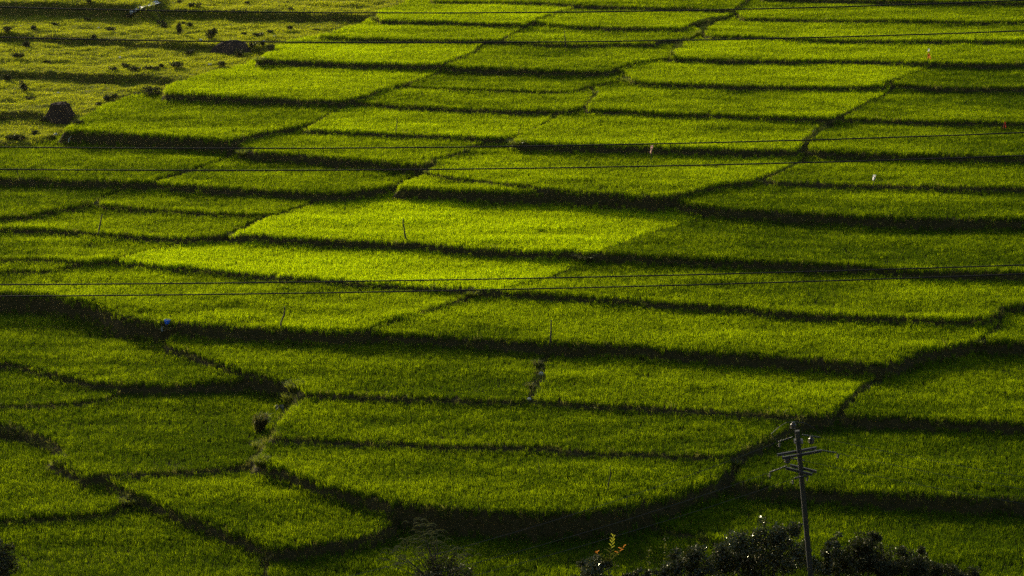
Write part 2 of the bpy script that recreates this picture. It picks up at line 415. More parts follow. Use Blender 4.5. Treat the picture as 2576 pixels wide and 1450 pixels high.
plot('L1', 1.0, [(0,917),(33,922),(100,942),(167,957),(233,969),(283,976),(433,979),(500,974),(600,970),(617,966),(612,950),(590,940),(480,880),(400,830),(0,745)], 'rice plot at the left edge below the tall shadowed step', 0.26)
plot('L2', 0.58, [(0,1037),(133,1026),(267,1013),(295,1000),(290,960),(0,900)], 'small dim rice plot at the left edge, third up from the bottom left corner', 0.2)
plot('L3', 0.36, [(0,1050),(43,1078),(100,1100),(155,1128),(150,1145),(112,1160),(170,1185),(215,1204),(280,1206),(433,1197),(623,1184),(652,1152),(684,1100),(714,1050),(740,995),(700,950),(600,940),(0,990)], 'large dim rice plot left of the tall grass clump', 0.22)
plot('L4', 0.15, [(215,1206),(290,1227),(343,1253),(400,1276),(483,1313),(567,1343),(633,1370),(653,1381),(693,1391),(767,1384),(859,1371),(942,1354),(990,1337),(1005,1300),(1000,1250),(640,1160),(280,1190)], 'rice plot below the rounded one, ending in a blunt right corner', 0.25)
plot('L5', -0.3, [(0,1329),(133,1312),(283,1297),(310,1280),(300,1220),(60,1120),(0,1060)], 'dim rice plot at the left edge between two grassy banks', 0.16)
plot('L6', -0.58, [(0,1450),(700,1450),(660,1400),(500,1320),(290,1280),(0,1300)], 'dark rice plot filling the bottom left corner', 0.18)
plot('L7', -0.55, [(672,1450),(2576,1450),(2576,1400),(1800,1350),(1640,1290),(1000,1270),(700,1370),(672,1400)], 'shadowed rice along the bottom edge behind the bushes', 0.15)

STEP = 0.15
X0, X1, Y0, Y1 = -54.0, 54.0, 84.0, 214.0
nx = int((X1 - X0) / STEP) + 1
ny = int((Y1 - Y0) / STEP) + 1
gx = X0 + STEP * np.arange(nx)
gy = Y0 + STEP * np.arange(ny)
GX, GY = np.meshgrid(gx, gy)                 # shape ny, nx
# wobble the plot outlines a little, in metres
WX = GX + (noise2(GX, GY, (1.6, 1.6), 1, 3) - 0.5) * 0.45
WY = GY + (noise2(GX, GY, (1.6, 1.6), 2, 3) - 0.5) * 0.45
hh = np.full(GX.shape, -99.0)
fid = np.full(GX.shape, -1, dtype=int)
order = sorted(range(len(PLOTS)), key=lambda i: PLOTS[i]['h'])
for i in order:
    p = PLOTS[i]
    wp = [at_z(x, y, p['h']) for (x, y) in p['pts']]
    ax0, ax1 = min(q.x for q in wp) - 1, max(q.x for q in wp) + 1
    ay0, ay1 = min(q.y for q in wp) - 1, max(q.y for q in wp) + 1
    c0, c1 = max(0, int((ax0 - X0) / STEP)), min(nx, int((ax1 - X0) / STEP) + 2)
    r0, r1 = max(0, int((ay0 - Y0) / STEP)), min(ny, int((ay1 - Y0) / STEP) + 2)
    if c1 <= c0 or r1 <= r0:
        continue
    sx, sy = WX[r0:r1, c0:c1], WY[r0:r1, c0:c1]
    inside = np.zeros(sx.shape, dtype=bool)
    n = len(wp)
    for k in range(n):
        a, b = wp[k], wp[(k + 1) % n]
        if a.y == b.y:
            continue
        cond = (a.y > sy) != (b.y > sy)
        xin = (b.x - a.x) * (sy - a.y) / (b.y - a.y) + a.x
        inside ^= cond & (sx < xin)
    sub = hh[r0:r1, c0:c1]
    subf = fid[r0:r1, c0:c1]
    sub[inside] = p['h']
    subf[inside] = i
# fill what no plot covers from its neighbours (bunds and paths)
unk = fid < 0
hf = np.where(unk, np.nan, hh)
for it in range(400):
    bad = np.isnan(hf)
    if not bad.any():
        break
    acc = np.zeros_like(hf); cnt = np.zeros_like(hf)
    pad = np.pad(hf, 1, constant_values=np.nan)
    for (dy, dx) in ((0, 1), (2, 1), (1, 0), (1, 2)):
        s = pad[dy:dy + hf.shape[0], dx:dx + hf.shape[1]]
        ok = ~np.isnan(s)
        acc[ok] += s[ok]; cnt[ok] += 1
    f = bad & (cnt > 0)
    hf[f] = acc[f] / cnt[f]
hf = np.nan_to_num(hf, nan=0.0)

def shift_min(a, r):
    out = a.copy()
    for dy in range(-r, r + 1):
        for dx in range(-r, r + 1):
            if dx * dx + dy * dy <= r * r + 0.5:
                out = np.minimum(out, np.roll(np.roll(a, dy, 0), dx, 1))
    return out
def shift_max(a, r):
    return -shift_min(-a, r)
lowest = shift_min(hf, 2)
highest = shift_max(hf, 2)
drop = hf - lowest
past_i = np.array([1.0 if p['use'] == 'pasture' else 0.0 for p in PLOTS] + [0.0])
pasture = past_i[fid]                        # fid -1 picks the trailing zero
lip = (drop > 0.08)
hg = hf + np.where(lip & (pasture < 0.5), 0.07, 0.0) + np.where(unk, 0.04, 0.0)
def blur(a, k):
    k = np.array(k) / sum(k)
    m = len(k) // 2
    out = np.zeros_like(a)
    for j, w in enumerate(k):
        out += w * np.roll(a, j - m, 0)
    o2 = np.zeros_like(a)
    for j, w in enumerate(k):
        o2 += w * np.roll(out, j - m, 1)
    return o2
hs = blur(hg, (0.4, 1, 1.2, 1, 0.4))
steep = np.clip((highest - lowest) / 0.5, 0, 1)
hs += steep * (noise2(GX, GY, (0.45, 0.45), 5, 3) - 0.5) * 0.22
past_s = blur(pasture, (1, 2, 3, 2, 1))
hs += past_s * (noise2(GX, GY, (1.5, 0.9), 6, 4) - 0.5) * 0.42
hs += (1 - past_s) * (noise2(GX, GY, (0.6, 0.6), 8, 2) - 0.5) * 0.03
# two earth mounds rise out of the pasture steps
def ground_h(x, y):
    i = min(max((x - X0) / STEP, 0), nx - 1.001); j = min(max((y - Y0) / STEP, 0), ny - 1.001)
    i0, j0 = int(i), int(j); u, v = i - i0, j - j0
    return float((hs[j0, i0] * (1 - u) + hs[j0, i0 + 1] * u) * (1 - v) + (hs[j0 + 1, i0] * (1 - u) + hs[j0 + 1, i0 + 1] * u) * v)
def on_ground(px, py):
    """the first point of the terraces that is met by the ray through a picture point"""
    d = ray(px, py)
    y = Y0 + 1.0
    while y < Y1 - 1:
        t = y / d.y
        if CAM_H + d.z * t <= ground_h(d.x * t, y):
            break
        y += 0.05
    t = y / d.y
    return Vector((d.x * t, y, ground_h(d.x * t, y)))

def add_terrain():
    V = np.stack([GX, GY, hs], -1).reshape(-1, 3).astype(np.float32)
    idx = np.arange(nx * ny).reshape(ny, nx)
    q = np.stack([idx[:-1, :-1], idx[:-1, 1:], idx[1:, 1:], idx[1:, :-1]], -1).reshape(-1, 4)
    me = bpy.data.meshes.new('terrain')
    me.vertices.add(len(V)); me.vertices.foreach_set('co', V.ravel())
    me.loops.add(q.size); me.loops.foreach_set('vertex_index', q.ravel().astype(np.int32))
    me.polygons.add(len(q)); me.polygons.foreach_set('loop_start', np.arange(0, q.size, 4, dtype=np.int32))
    me.update(calc_edges=True)
    me.polygons.foreach_set('use_smooth', np.ones(len(q), dtype=bool))
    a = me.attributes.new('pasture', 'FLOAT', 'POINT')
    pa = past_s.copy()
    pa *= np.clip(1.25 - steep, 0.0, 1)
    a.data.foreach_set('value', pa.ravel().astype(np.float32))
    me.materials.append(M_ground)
    me.validate()
    o = bpy.data.objects.new('terrain', me)
    scene.collection.objects.link(o)
    o['kind'] = 'structure'
    o['label'] = 'dark stepped earth of the rice terraces with fallow pasture at upper left'
add_terrain()

# the hillside that goes on round the terraces, out to the horizon
def far_h(x, y):
    if y < 84:
        t = (84 - y) / 84.0
        base = -1.6 - 9.0 * t + (0 if y > 35 else ((35 - y) / 40.0) ** 1.3 * 48)
        base = min(base, 38.5)
    else:
        base = -1.6 + (min(y, 900) - 84) * 0.072 if y <= 214 else 7.8 + (min(y, 900) - 214) * 0.06
    if y > 214:
        base += 0.35 * math.sin(y * 0.13) 
    if y > 900:
        base += 35 * (0.5 + 0.5 * math.sin(x * 0.0031 + 1)) * min(1, (y - 900) / 900.0)
    base += 0.017 * max(-400, min(400, x))
    return base - 0.4
def add_hillside():
    xs = [-3000, -1800, -1000, -600, -350, -220, -140, -95, -70, X0 + 0.3, -27, 0, 27, X1 - 0.3, 70, 95, 140, 220, 350, 600, 1000, 1800, 3000]
    ys = [-900, -500, -250, -120, -60, -30, -12, -4, 4, 14, 25, 36, 50, 66, Y0 + 0.3, 105, 128, 150, 172, 194, Y1 - 0.3, 235, 270, 320, 400, 520, 700, 950, 1300, 1800, 2500, 3400]
    v = [(x, y, far_h(x, y)) for y in ys for x in xs]
    f = []
    for j in range(len(ys) - 1):
        for i in range(len(xs) - 1):
            if xs[i] >= X0 and xs[i + 1] <= X1 and ys[j] >= Y0 and ys[j + 1] <= Y1:
                continue
            a = j * len(xs) + i
            f.append((a, a + 1, a + len(xs) + 1, a + len(xs)))
    o = new_mesh_obj('hillside', v, f, M_ground, smooth=True)
    at = o.data.attributes.new('pasture', 'FLOAT', 'POINT')
    at.data.foreach_set('value', [0.6] * len(v))
    o['kind'] = 'structure'
    o['label'] = 'open hillside going on round the terraces'
add_hillside()

# ------------------------------------------------------------------ tuft prototypes and scattering
def make_tuft(name, mat, nb, rad, hmin, hmax, w, lean, droop, seed):
    r = random.Random(seed)
    V, F = [], []
    for _ in range(nb):
        a = r.uniform(0, 2 * math.pi)
        rr = rad * math.sqrt(r.random())
        bx, by = rr * math.cos(a), rr * math.sin(a)
        h = r.uniform(hmin, hmax)
        la = a + r.uniform(-0.9, 0.9)
        ln = r.uniform(0.05, lean) * h
        dx, dy = math.cos(la) * ln + 0.05 * h, math.sin(la) * ln
        fa = r.uniform(0, math.pi)
        wx, wy = math.cos(fa) * w / 2, math.sin(fa) * w / 2
        k = len(V)
        m1, m2 = 0.55, 0.88
        dr = r.uniform(0.2, 1) * droop
        V += [(bx - wx * .7, by - wy * .7, -0.03), (bx + wx * .7, by + wy * .7, -0.03),
              (bx + dx * .35 - wx, by + dy * .35 - wy, h * m1), (bx + dx * .35 + wx, by + dy * .35 + wy, h * m1),
              (bx + dx * .8 - wx * .7, by + dy * .8 - wy * .7, h * m2), (bx + dx * .8 + wx * .7, by + dy * .8 + wy * .7, h * m2),
              (bx + dx * (1.2 + dr), by + dy * (1.2 + dr), h * (1 - dr * 0.25))]
        F += [(k, k + 1, k + 3, k + 2), (k + 2, k + 3, k + 5, k + 4), (k + 4, k + 5, k + 6)]
    me = bpy.data.meshes.new(name)
    me.from_pydata(V, [], F)
    me.materials.append(mat)
    return bpy.data.objects.new(name, me)

def tuft_set(name, mat, n, **kw):
    c = bpy.data.collections.new(name)
    for i in range(n):
        c.objects.link(make_tuft(name, mat, seed=i * 13 + 5, **kw))
    return c
C_rice = tuft_set('rice_tuft', M_rice, 7, nb=16, rad=0.08, hmin=0.23, hmax=0.38, w=0.0150, lean=0.40, droop=0.5)
C_past = tuft_set('pasture_tuft', M_grass, 5, nb=16, rad=0.16, hmin=0.03, hmax=0.11, w=0.02, lean=0.9, droop=0.8)
C_bank = tuft_set('bank_tuft', M_bankgrass, 5, nb=12, rad=0.09, hmin=0.08, hmax=0.24, w=0.014, lean=0.9, droop=0.9)

def scatter_group(coll):
    g = bpy.data.node_groups.new('scatter_' + coll.name, 'GeometryNodeTree')
    g.interface.new_socket('Geometry', in_out='INPUT', socket_type='NodeSocketGeometry')
    g.interface.new_socket('Geometry', in_out='OUTPUT', socket_type='NodeSocketGeometry')
    N, L = g.nodes, g.links
    gi = N.new('NodeGroupInput'); go = N.new('NodeGroupOutput')
    iop = N.new('GeometryNodeInstanceOnPoints')
    ci = N.new('GeometryNodeCollectionInfo')
    ci.inputs['Collection'].default_value = coll
    ci.inputs['Separate Children'].default_value = True
    ci.inputs['Reset Children'].default_value = True
    iop.inputs['Pick Instance'].default_value = True
    a1 = N.new('GeometryNodeInputNamedAttribute'); a1.data_type = 'FLOAT_VECTOR'; a1.inputs['Name'].default_value = 'rot'
    a2 = N.new('GeometryNodeInputNamedAttribute'); a2.data_type = 'FLOAT_VECTOR'; a2.inputs['Name'].default_value = 'scl'
    L.new(gi.outputs[0], iop.inputs['Points'])
    L.new(ci.outputs[0], iop.inputs['Instance'])
    L.new(a1.outputs['Attribute'], iop.inputs['Rotation'])
    L.new(a2.outputs['Attribute'], iop.inputs['Scale'])
    L.new(iop.outputs[0], go.inputs[0])
    return g
G_rice, G_past, G_bank = scatter_group(C_rice), scatter_group(C_past), scatter_group(C_bank)

def scatter(name, grp, P, rotz, tilt, sc, tint):
    n = len(P)
    me = bpy.data.meshes.new(name)
    me.vertices.add(n)
    me.vertices.foreach_set('co', P.astype(np.float32).ravel())
    rot = np.stack([tilt[:, 0], tilt[:, 1], rotz], -1).astype(np.float32)
    a = me.attributes.new('rot', 'FLOAT_VECTOR', 'POINT'); a.data.foreach_set('vector', rot.ravel())
    a = me.attributes.new('scl', 'FLOAT_VECTOR', 'POINT'); a.data.foreach_set('vector', sc.astype(np.float32).ravel())
    a = me.attributes.new('tint', 'FLOAT', 'POINT'); a.data.foreach_set('value', tint.astype(np.float32))
    me.update()
    o = bpy.data.objects.new(name, me)
    scene.collection.objects.link(o)
    md = o.modifiers.new('scatter', 'NODES')
    md.node_group = grp
    return o

# candidate planting positions over the whole ground
def jitter_grid(sp, x0, x1, y0, y1, seed):
    r = np.random.default_rng(seed)
    xs = np.arange(x0, x1, sp); ys = np.arange(y0, y1, sp)
    A, B = np.meshgrid(xs, ys)
    A = A + (r.random(A.shape) - .5) * sp * 0.9
    B = B + (r.random(B.shape) - .5) * sp * 0.9
    return A.ravel(), B.ravel(), r
def cell(A, arr):
    i = np.clip(((A[0] - X0) / STEP + 0.5).astype(int), 0, nx - 1)
    j = np.clip(((A[1] - Y0) / STEP + 0.5).astype(int), 0, ny - 1)
    return arr[j, i]
def ground_z(x, y):
    i = np.clip((x - X0) / STEP, 0, nx - 1.001); j = np.clip((y - Y0) / STEP, 0, ny - 1.001)
    i0, j0 = i.astype(int), j.astype(int); u, v = i - i0, j - j0
    return (hs[j0, i0] * (1 - u) + hs[j0, i0 + 1] * u) * (1 - v) + (hs[j0 + 1, i0] * (1 - u) + hs[j0 + 1, i0 + 1] * u) * v
def in_view(x, y, z, mx=150, my=130):
    px, py = project(x, y, z)
    return (px > -mx) & (px < 2576 + mx) & (py > -60) & (py < 1450 + my)

# rice may not grow on the outermost 0.2 m of a plot
same1 = np.ones_like(fid, dtype=bool)
for dy in range(-1, 2):
    for dx in range(-1, 2):
        if abs(dx) + abs(dy) <= 1:
            same1 &= (np.roll(np.roll(fid, dy, 0), dx, 1) == fid)
rice_i = np.array([p['use'] == 'rice' for p in PLOTS] + [False])
ok_rice = same1 & rice_i[fid]

SPR = 0.155
A, B, r = jitter_grid(SPR, X0 + 1, X1 - 1, Y0 + 1, Y1 - 2, 21)
m = cell((A, B), ok_rice)
Z = ground_z(A, B)
m &= in_view(A, B, Z)
A, B, Z = A[m], B[m], Z[m]
F = cell((A, B), fid)
big = noise2(A, B, (4.5, 1.5), 31, 2)          # bands of taller and shorter crop
med = noise2(A, B, (1.2, 0.7), 32, 3)
pat = noise2(A, B, (9.0, 3.5), 33, 2)
keep = r.random(len(A)) < (0.93 - 0.25 * (med < 0.30))
A, B, Z, F, big, med, pat = A[keep], B[keep], Z[keep], F[keep], big[keep], med[keep], pat[keep]
crop_light = np.array([p['crop_light'] for p in PLOTS])[F]  # brighter centre, darker edges: light falloff painted into the rice, plus some crop difference
size = 0.66 + 0.54 * big + 0.22 * (med - 0.5) + r.normal(0, 0.05, len(A))
tint = np.clip(-0.13 + 0.95 * crop_light + 0.50 * (pat - 0.5) + 0.35 * (med - 0.5) + 0.4 * (big - 0.5) + r.normal(0, 0.13, len(A)), 0, 1)
rz = r.uniform(0, 2 * math.pi, len(A))
tl = np.stack([r.normal(0, 0.06, len(A)), r.normal(0.06, 0.07, len(A))], -1)
sc = np.stack([size * 1.05, size * 1.05, size], -1)
P = np.stack([A, B, Z], -1)
n_rice = 0
for i, p in enumerate(PLOTS):
    if p['use'] != 'rice':
        continue
    s = F == i
    if s.sum() < 5:
        continue
    c = P[s].mean(0)
    o = scatter('rice_plot', G_rice, P[s] - c, np.zeros(s.sum()) + rz[s], tl[s], sc[s], tint[s])
    o.location = c
    tag(o, p['label'], None, 'terraced plots of young rice', 'stuff')
    n_rice += int(s.sum())

# pasture grass
A, B, r = jitter_grid(0.16, X0 + 1, 5, 130, Y1 - 2, 22)
pm = cell((A, B), past_s)
Z = ground_z(A, B)
px_, py_ = project(A, B, Z)
dn = noise2(A, B, (3.0, 1.5), 41, 3)
m = (r.random(len(A)) < pm * (0.25 + 1.1 * dn)) & in_view(A, B, Z)
A, B, Z, dn = A[m], B[m], Z[m], dn[m]
n = len(A)
s0 = 0.8 + 1.1 * noise2(A, B, (2.0, 1.2), 42, 3) * r.uniform(0.4, 1.3, n)
o = scatter('pasture_grass', G_past, np.stack([A, B, Z], -1), r.uniform(0, 6.28, n), r.normal(0, 0.1, (n, 2)),
            np.stack([s0, s0, s0], -1), np.clip(0.55 + r.normal(0, .2, n) + 0.8 * (dn - .5), 0, 1))
tag(o, 'short yellowish grass on the fallow terraces at upper left', None, None, 'stuff')

# grass on banks and bunds
A, B, r = jitter_grid(0.17, X0 + 1, X1 - 1, Y0 + 1, Y1 - 2, 23)
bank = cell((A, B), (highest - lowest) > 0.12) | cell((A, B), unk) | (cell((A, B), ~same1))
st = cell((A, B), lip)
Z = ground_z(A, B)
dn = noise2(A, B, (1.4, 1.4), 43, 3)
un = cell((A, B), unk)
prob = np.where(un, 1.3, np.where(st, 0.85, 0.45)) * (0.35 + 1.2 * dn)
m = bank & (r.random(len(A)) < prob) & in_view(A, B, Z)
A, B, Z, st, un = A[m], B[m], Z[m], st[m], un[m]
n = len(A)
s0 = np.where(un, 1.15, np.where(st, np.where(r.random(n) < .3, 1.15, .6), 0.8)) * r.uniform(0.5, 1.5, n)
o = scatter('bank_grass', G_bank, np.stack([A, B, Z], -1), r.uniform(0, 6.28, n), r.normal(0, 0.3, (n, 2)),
            np.stack([s0, s0, s0], -1), np.clip(np.where(un, .08, np.where(st, .8, .2)) + r.normal(0, .25, n), 0, 1))  # lip tufts paler: the sunlit line along the bunds is put into their tint
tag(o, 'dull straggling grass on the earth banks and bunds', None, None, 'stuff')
print('scatter', n_rice, n)

# ------------------------------------------------------------------ earth mounds
def earth_mound(name, c, prof, spikes, label, seed, sq=0.8):
    r = random.Random(seed)
    n = 30
    V, Fc = [], []
    for i, (rad, z) in enumerate(prof):
        for k in range(n):
            a = k * 2 * math.pi / n
            w = 1 + 0.10 * math.sin(3 * a + seed) + 0.07 * math.sin(7 * a + i * .6) + r.uniform(-.05, .05)
            V.append((rad * w * math.cos(a), rad * w * sq * math.sin(a), z + r.uniform(-.03, .03)))
    m = len(prof)
    for i in range(m - 1):
        for k in range(n):
            Fc.append((i * n + k, i * n + (k + 1) % n, (i + 1) * n + (k + 1) % n, (i + 1) * n + k))
    V.append((0, 0, prof[-1][1] - 0.08)); top = len(V) - 1
    for k in range(n):
        Fc.append(((m - 1) * n + k, (m - 1) * n + (k + 1) % n, top))
    o = new_mesh_obj(name, V, Fc, M_mound)
    o.location = c
    for (sx, sy, sz, sr, sh) in spikes:
        b = MB()
        b.tube([(0, 0, -0.15), (0.01, 0, sh * .5), (r.uniform(-.03, .03), 0, sh)], [sr, sr * .8, sr * .35], 7)
        s = b.build('spire', M_mound, o)
        s.location = (sx, sy, sz)
    tag(o, label, 'earth mound')
    return o
g = on_ground(152, 306)
earth_mound('termite_mound', (g.x, g.y + .3, g.z - .15), [(1.25, 0), (1.12, .25), (.92, .6), (.74, 1.0), (.62, 1.35), (.54, 1.68)],
            [(-.30, -.1, 1.62, .09, .17), (.05, 0, 1.60, .05, .12), (.13, -.1, 1.62, .09, .26), (.36, 0, 1.60, .11, .24), (-.42, .1, 1.58, .08, .14)],
            'tall flat-topped termite mound with a jagged rim beside the big rice plot', 3).scale = (1.06, 1.0, 0.78)
g = on_ground(585, 133)
earth_mound('earth_mound', (g.x, g.y + .5, g.z - .2), [(1.75, 0), (1.6, .3), (1.25, .65), (.85, .95), (.5, 1.12), (.2, 1.18)], [],
            'low rounded dark mound under the second cable at the end of the pasture', 5).scale = (1.12, 1.0, 0.86)

# ------------------------------------------------------------------ small plants
def leaf_mass(mb, c, rad, n, size, r, flat=0.75, shell=0.5):
    for _ in range(n):
        while True:
            d = Vector((r.uniform(-1, 1), r.uniform(-1, 1), r.uniform(-1, 1)))
            if 0.001 < d.length < 1:
                break
        d = d.normalized() * (d.length ** shell)
        p = Vector((c[0] + d.x * rad[0], c[1] + d.y * rad[1], c[2] + d.z * rad[2]))
        p += Vector((r.gauss(0, .03), r.gauss(0, .03), r.gauss(0, .03)))
        ax = Vector((r.gauss(0, 1), r.gauss(0, 1), r.gauss(0, flat))).normalized()
        nr = ax.cross(Vector((r.gauss(0, 1), r.gauss(0, 1), r.gauss(0, 1)))).normalized()
        L = size * r.uniform(.6, 1.4); W = L * .28
        fold = ax.cross(nr) * W * .35
        mb.add([p, p + ax * L * .5 + nr * W - fold, p + ax * L, p + ax * L * .5 - nr * W - fold, p + ax * L * .5],
               [(0, 1, 4), (1, 2, 4), (2, 3, 4), (3, 0, 4)])

def small_shrub(p, w, h, label, seed, mat=None, group=None, dense=1.0):
    r = random.Random(seed)
    t = empty('shrub', p)
    tag(t, label, 'shrub', group)
    b = MB()
    k = 3 + int(w * 3)
    blobs = []
    for i in range(k):
        blobs.append((r.uniform(-.38, .38) * w, r.uniform(-.3, .3) * w, h * r.uniform(.35, .75), w * r.uniform(.18, .34), h * r.uniform(.22, .38)))
    for (bx, by, bz, bw, bh) in blobs:
        leaf_mass(b, (bx, by, bz), (bw, bw, bh), int(150 * dense * (0.5 + w * h)), 0.075 + .03 * h, r)
    b.build('foliage', mat or M_shrub, t)
    s = MB()
    for (bx, by, bz, bw, bh) in blobs:
        s.tube([(bx * .1, by * .1, -.08), (bx * .6, by * .6, bz * .6), (bx, by, bz)], [.014, .01, .005], 5)
    s.build('stem', M_bark, t)
    return t

def grass_clump(p, w, h, label, seed, n=90, mat=None, group=None, lean=(0, 0)):
    r = random.Random(seed)
    b = MB()
    for _ in range(n):
        a = r.uniform(0, 6.283); q = w * .25 * math.sqrt(r.random())
        x, y = q * math.cos(a), q * math.sin(a)
        H = h * r.uniform(.55, 1.05); L = w * r.uniform(.12, .45)
        dx, dy = math.cos(a) * L + lean[0] * H, math.sin(a) * L + lean[1] * H
        f = r.uniform(0, 3.14); ww = .010 + .006 * h
        wx, wy = math.cos(f) * ww, math.sin(f) * ww
        v = []
        for (s_, z_, q_) in ((0, -.04, .8), (.25, .5, 1), (.7, .9, .8)):
            v += [(x + dx * s_ - wx * q_, y + dy * s_ - wy * q_, H * z_), (x + dx * s_ + wx * q_, y + dy * s_ + wy * q_, H * z_)]
        v.append((x + dx * 1.25, y + dy * 1.25, H * (1 - .2 * r.random())))
        b.add(v, [(0, 1, 3, 2), (2, 3, 5, 4), (4, 5, 6)])
    o = b.build('grass_clump', mat or M_clump)
    o.location = p
    tag(o, label, 'grass clump', group)
    return o
M_clump = mat_leaf('clump_grass', (0.035, 0.055, 0.006), (0.16, 0.22, 0.008), (0.07, 0.08, 0.015), (0.38, 0.40, 0.03), gloss=0.05, rough=0.3, tr=0.55)
M_deadgrass = mat_leaf('dry_grass', (0.045, 0.045, 0.012), (0.20, 0.20, 0.035), gloss=0.06, rough=0.3, tr=0.4)

# low shrubs of the pasture: picture point of the foot, width and height in metres
TERR = [
 ('topmost pasture terrace', [(223,8,.5,.25),(454,9,.5,.25),(490,19,.9,.4),(532,18,.6,.2),(621,12,.35,.25),(733,27,.45,.22)]),
 ('second pasture terrace', [(23,81,.9,.4),(88,74,.6,.25),(137,65,.6,.25),(220,52,.5,.2),(275,80,.8,.35),(233,99,.5,.35),(328,48,.7,.35),(403,61,.6,.3),(409,70,.6,.35),(448,92,.6,1.15),(465,62,.45,.2),(479,67,.45,.28),(530,98,.85,.85),(614,88,.35,.15),(652,92,.8,.22),(680,84,.5,.25),(734,76,.6,.4),(795,79,.4,.2)]),
 ('third pasture terrace', [(65,120,.8,.6),(45,148,.85,.45),(120,160,.5,.2),(283,177,.6,.25),(315,173,.6,.4),(345,178,.9,.3),(372,177,.9,.3),(393,176,.55,.2),(405,170,.4,.25),(441,172,1.0,.45),(480,138,.9,.4),(562,170,.6,.45),(603,146,.6,.65),(635,119,.5,.35),(658,118,.55,.45),(680,131,.8,.55)]),
 ('fourth pasture terrace', [(58,232,.6,.8),(22,205,.7,.6),(75,252,.7,.2),(277,257,1.1,.5),(252,269,.6,.3),(345,246,.9,.35),(378,246,1.25,.75),(318,250,.7,.3)]),
 ('lowest pasture terrace', [(32,352,.85,.4),(50,354,.7,.35),(85,338,.5,.2),(128,349,.5,.2),(108,306,.5,.3),(196,318,.8,.45),(186,306,.6,.4)]),
]
ORD = ['leftmost', 'second from the left', 'third from the left', 'fourth from the left', 'fifth from the left', 'sixth from the left', 'seventh from the left', 'eighth from the left', 'ninth from the left', 'tenth from the left', 'eleventh from the left', 'twelfth from the left', 'thirteenth from the left', 'fourteenth from the left', 'fifteenth from the left', 'sixteenth from the left', 'seventeenth from the left', 'eighteenth from the left']
k = 0
for (tn, lst) in TERR:
    lst = sorted(lst)
    for j, (px, py, w, h) in enumerate(lst):
        k += 1
        kind = 'upright' if h > w * 1.1 else ('bushy' if w > .85 and h > .35 else 'low')
        small_shrub(on_ground(px, py), w, h, '%s dark shrub on the %s, %s' % (kind, tn, ORD[j]), 100 + k,
                    group='shrubs scattered on the fallow pasture')

for (px, py, w, h, n, lab, mt) in [
    (1300,366,1.3,.32,260,'grassy knob at the left end of the wide plot under the third cable', 0),
    (1574,210,.8,.45,170,'lit grass tuft at the step between the third and fourth rows, centre', 0),
    (1498,240,.6,.35,110,'grass tuft on the notch of the broad plot left of the diagonal path', 0),
    (1757,92,.6,.5,110,'dark grass tuft under the second cable right of centre', 0),
    (1692,148,.5,.65,80,'arching grass at the left end of the row with the orange cloth', 0),
    (942,56,.8,.5,160,'bright grass tuft where the pasture bank meets the topmost rice', 0),
    (1192,748,.9,.45,200,'weedy tuft on the bund under the lowest cable, centre', 0),
    (610,392,.9,.4,200,'pale weeds at the crossing of bunds under the third cable', 0),
    (652,160,.9,.45,200,'bright weeds at the foot of the rounded mound', 0),
    (1470,650,1.4,.25,260,'straw-coloured weeds on the step below the brightest plot', 1),
    (1075,440,.6,.3,120,'pale grass at the pointed left tip of the big centre plot', 0),
    (575,598,.7,.3,120,'bright grass at the left tip of the brightest plot', 0),
    (240,520,.7,.25,120,'pale grass on the bund corner above the leaning stake', 0),
    (1910,466,.5,.3,80,'grass tuft at the left tip of the plot with the white cloth', 0),
    (740,985,1.0,.55,260,'shaggy grass hanging over the corner beside the dark left bank', 0),
    (728,1012,.9,.5,200,'sunlit grass heap just below the shaggy corner grass', 0),
    (652,1092,.75,1.05,420,'tall dark grass clump with glinting white tops left of the rounded plot', 2),
    (650,1135,.7,.5,180,'low weeds right below the tall glinting grass clump', 0),
    (655,1172,.9,.45,200,'weeds at the left corner of the rounded plot', 0),
    (2462,872,.6,.4,110,'pale grass on the path corner at the far right', 0),
    (1855,1178,.5,.35,90,'grass tuft on the path left of the utility pole', 0),
    (325,1272,.9,.35,200,'straggling grass at the head of the long bottom left bank', 0),
    (430,830,1.2,.22,220,'dry grass on the corner right of the blue bucket', 1),
    (400,880,1.0,.25,200,'dry weeds on the narrow path below the blue bucket', 1),
    (1350,925,.6,.4,120,'dry grass inside the short lit gap, upper end', 1),
    (1332,980,.6,.35,120,'dry grass inside the short lit gap, lower end', 1)]:
    grass_clump(on_ground(px, py), w, h, lab, px * 7 + py, n, {0: M_clump, 1: M_deadgrass}[mt],
                'grass tufts on the bunds') if mt != 2 else grass_clump(on_ground(px, py), w, h, lab, px * 7 + py, n, M_deadgrass, 'grass tufts on the bunds', lean=(.18, 0))

# broad leafed weed with one glowing leaf
g = on_ground(706, 1040)
t = empty('broad_leaf_plant', g)
tag(t, 'weed with one arching yellow-lit leaf beside the rounded plots', 'plant')
r = random.Random(4)
for j, (ang, L, mt) in enumerate([(2.9, .5, 'y'), (.4, .45, 'g'), (1.8, .4, 'g'), (4.0, .42, 'g'), (5.2, .38, 'g')]):
    b = MB()
    v, fc = [], []
    for s_ in range(6):
        u = s_ / 5
        w_ = .11 * math.sin(math.pi * min(1, u * .9 + .08))
        x = L * (u - .25 * u * u); z = .25 + .55 * u - .62 * u * u
        v += [(x, -w_, z + .03), (x, 0, z), (x, w_, z + .03)]
    for s_ in range(5):
        a = s_ * 3
        fc += [(a, a + 3, a + 4, a + 1), (a + 1, a + 4, a + 5, a + 2)]
    b.add(v, fc)
    o = b.build('leaf', M_young if mt == 'y' else M_glossleaf, t)
    o.rotation_euler = (0, 0, ang)
b = MB(); b.tube([(0, 0, -.1), (0, 0, .28)], [.02, .012], 6); b.build('stem', M_bark, t)

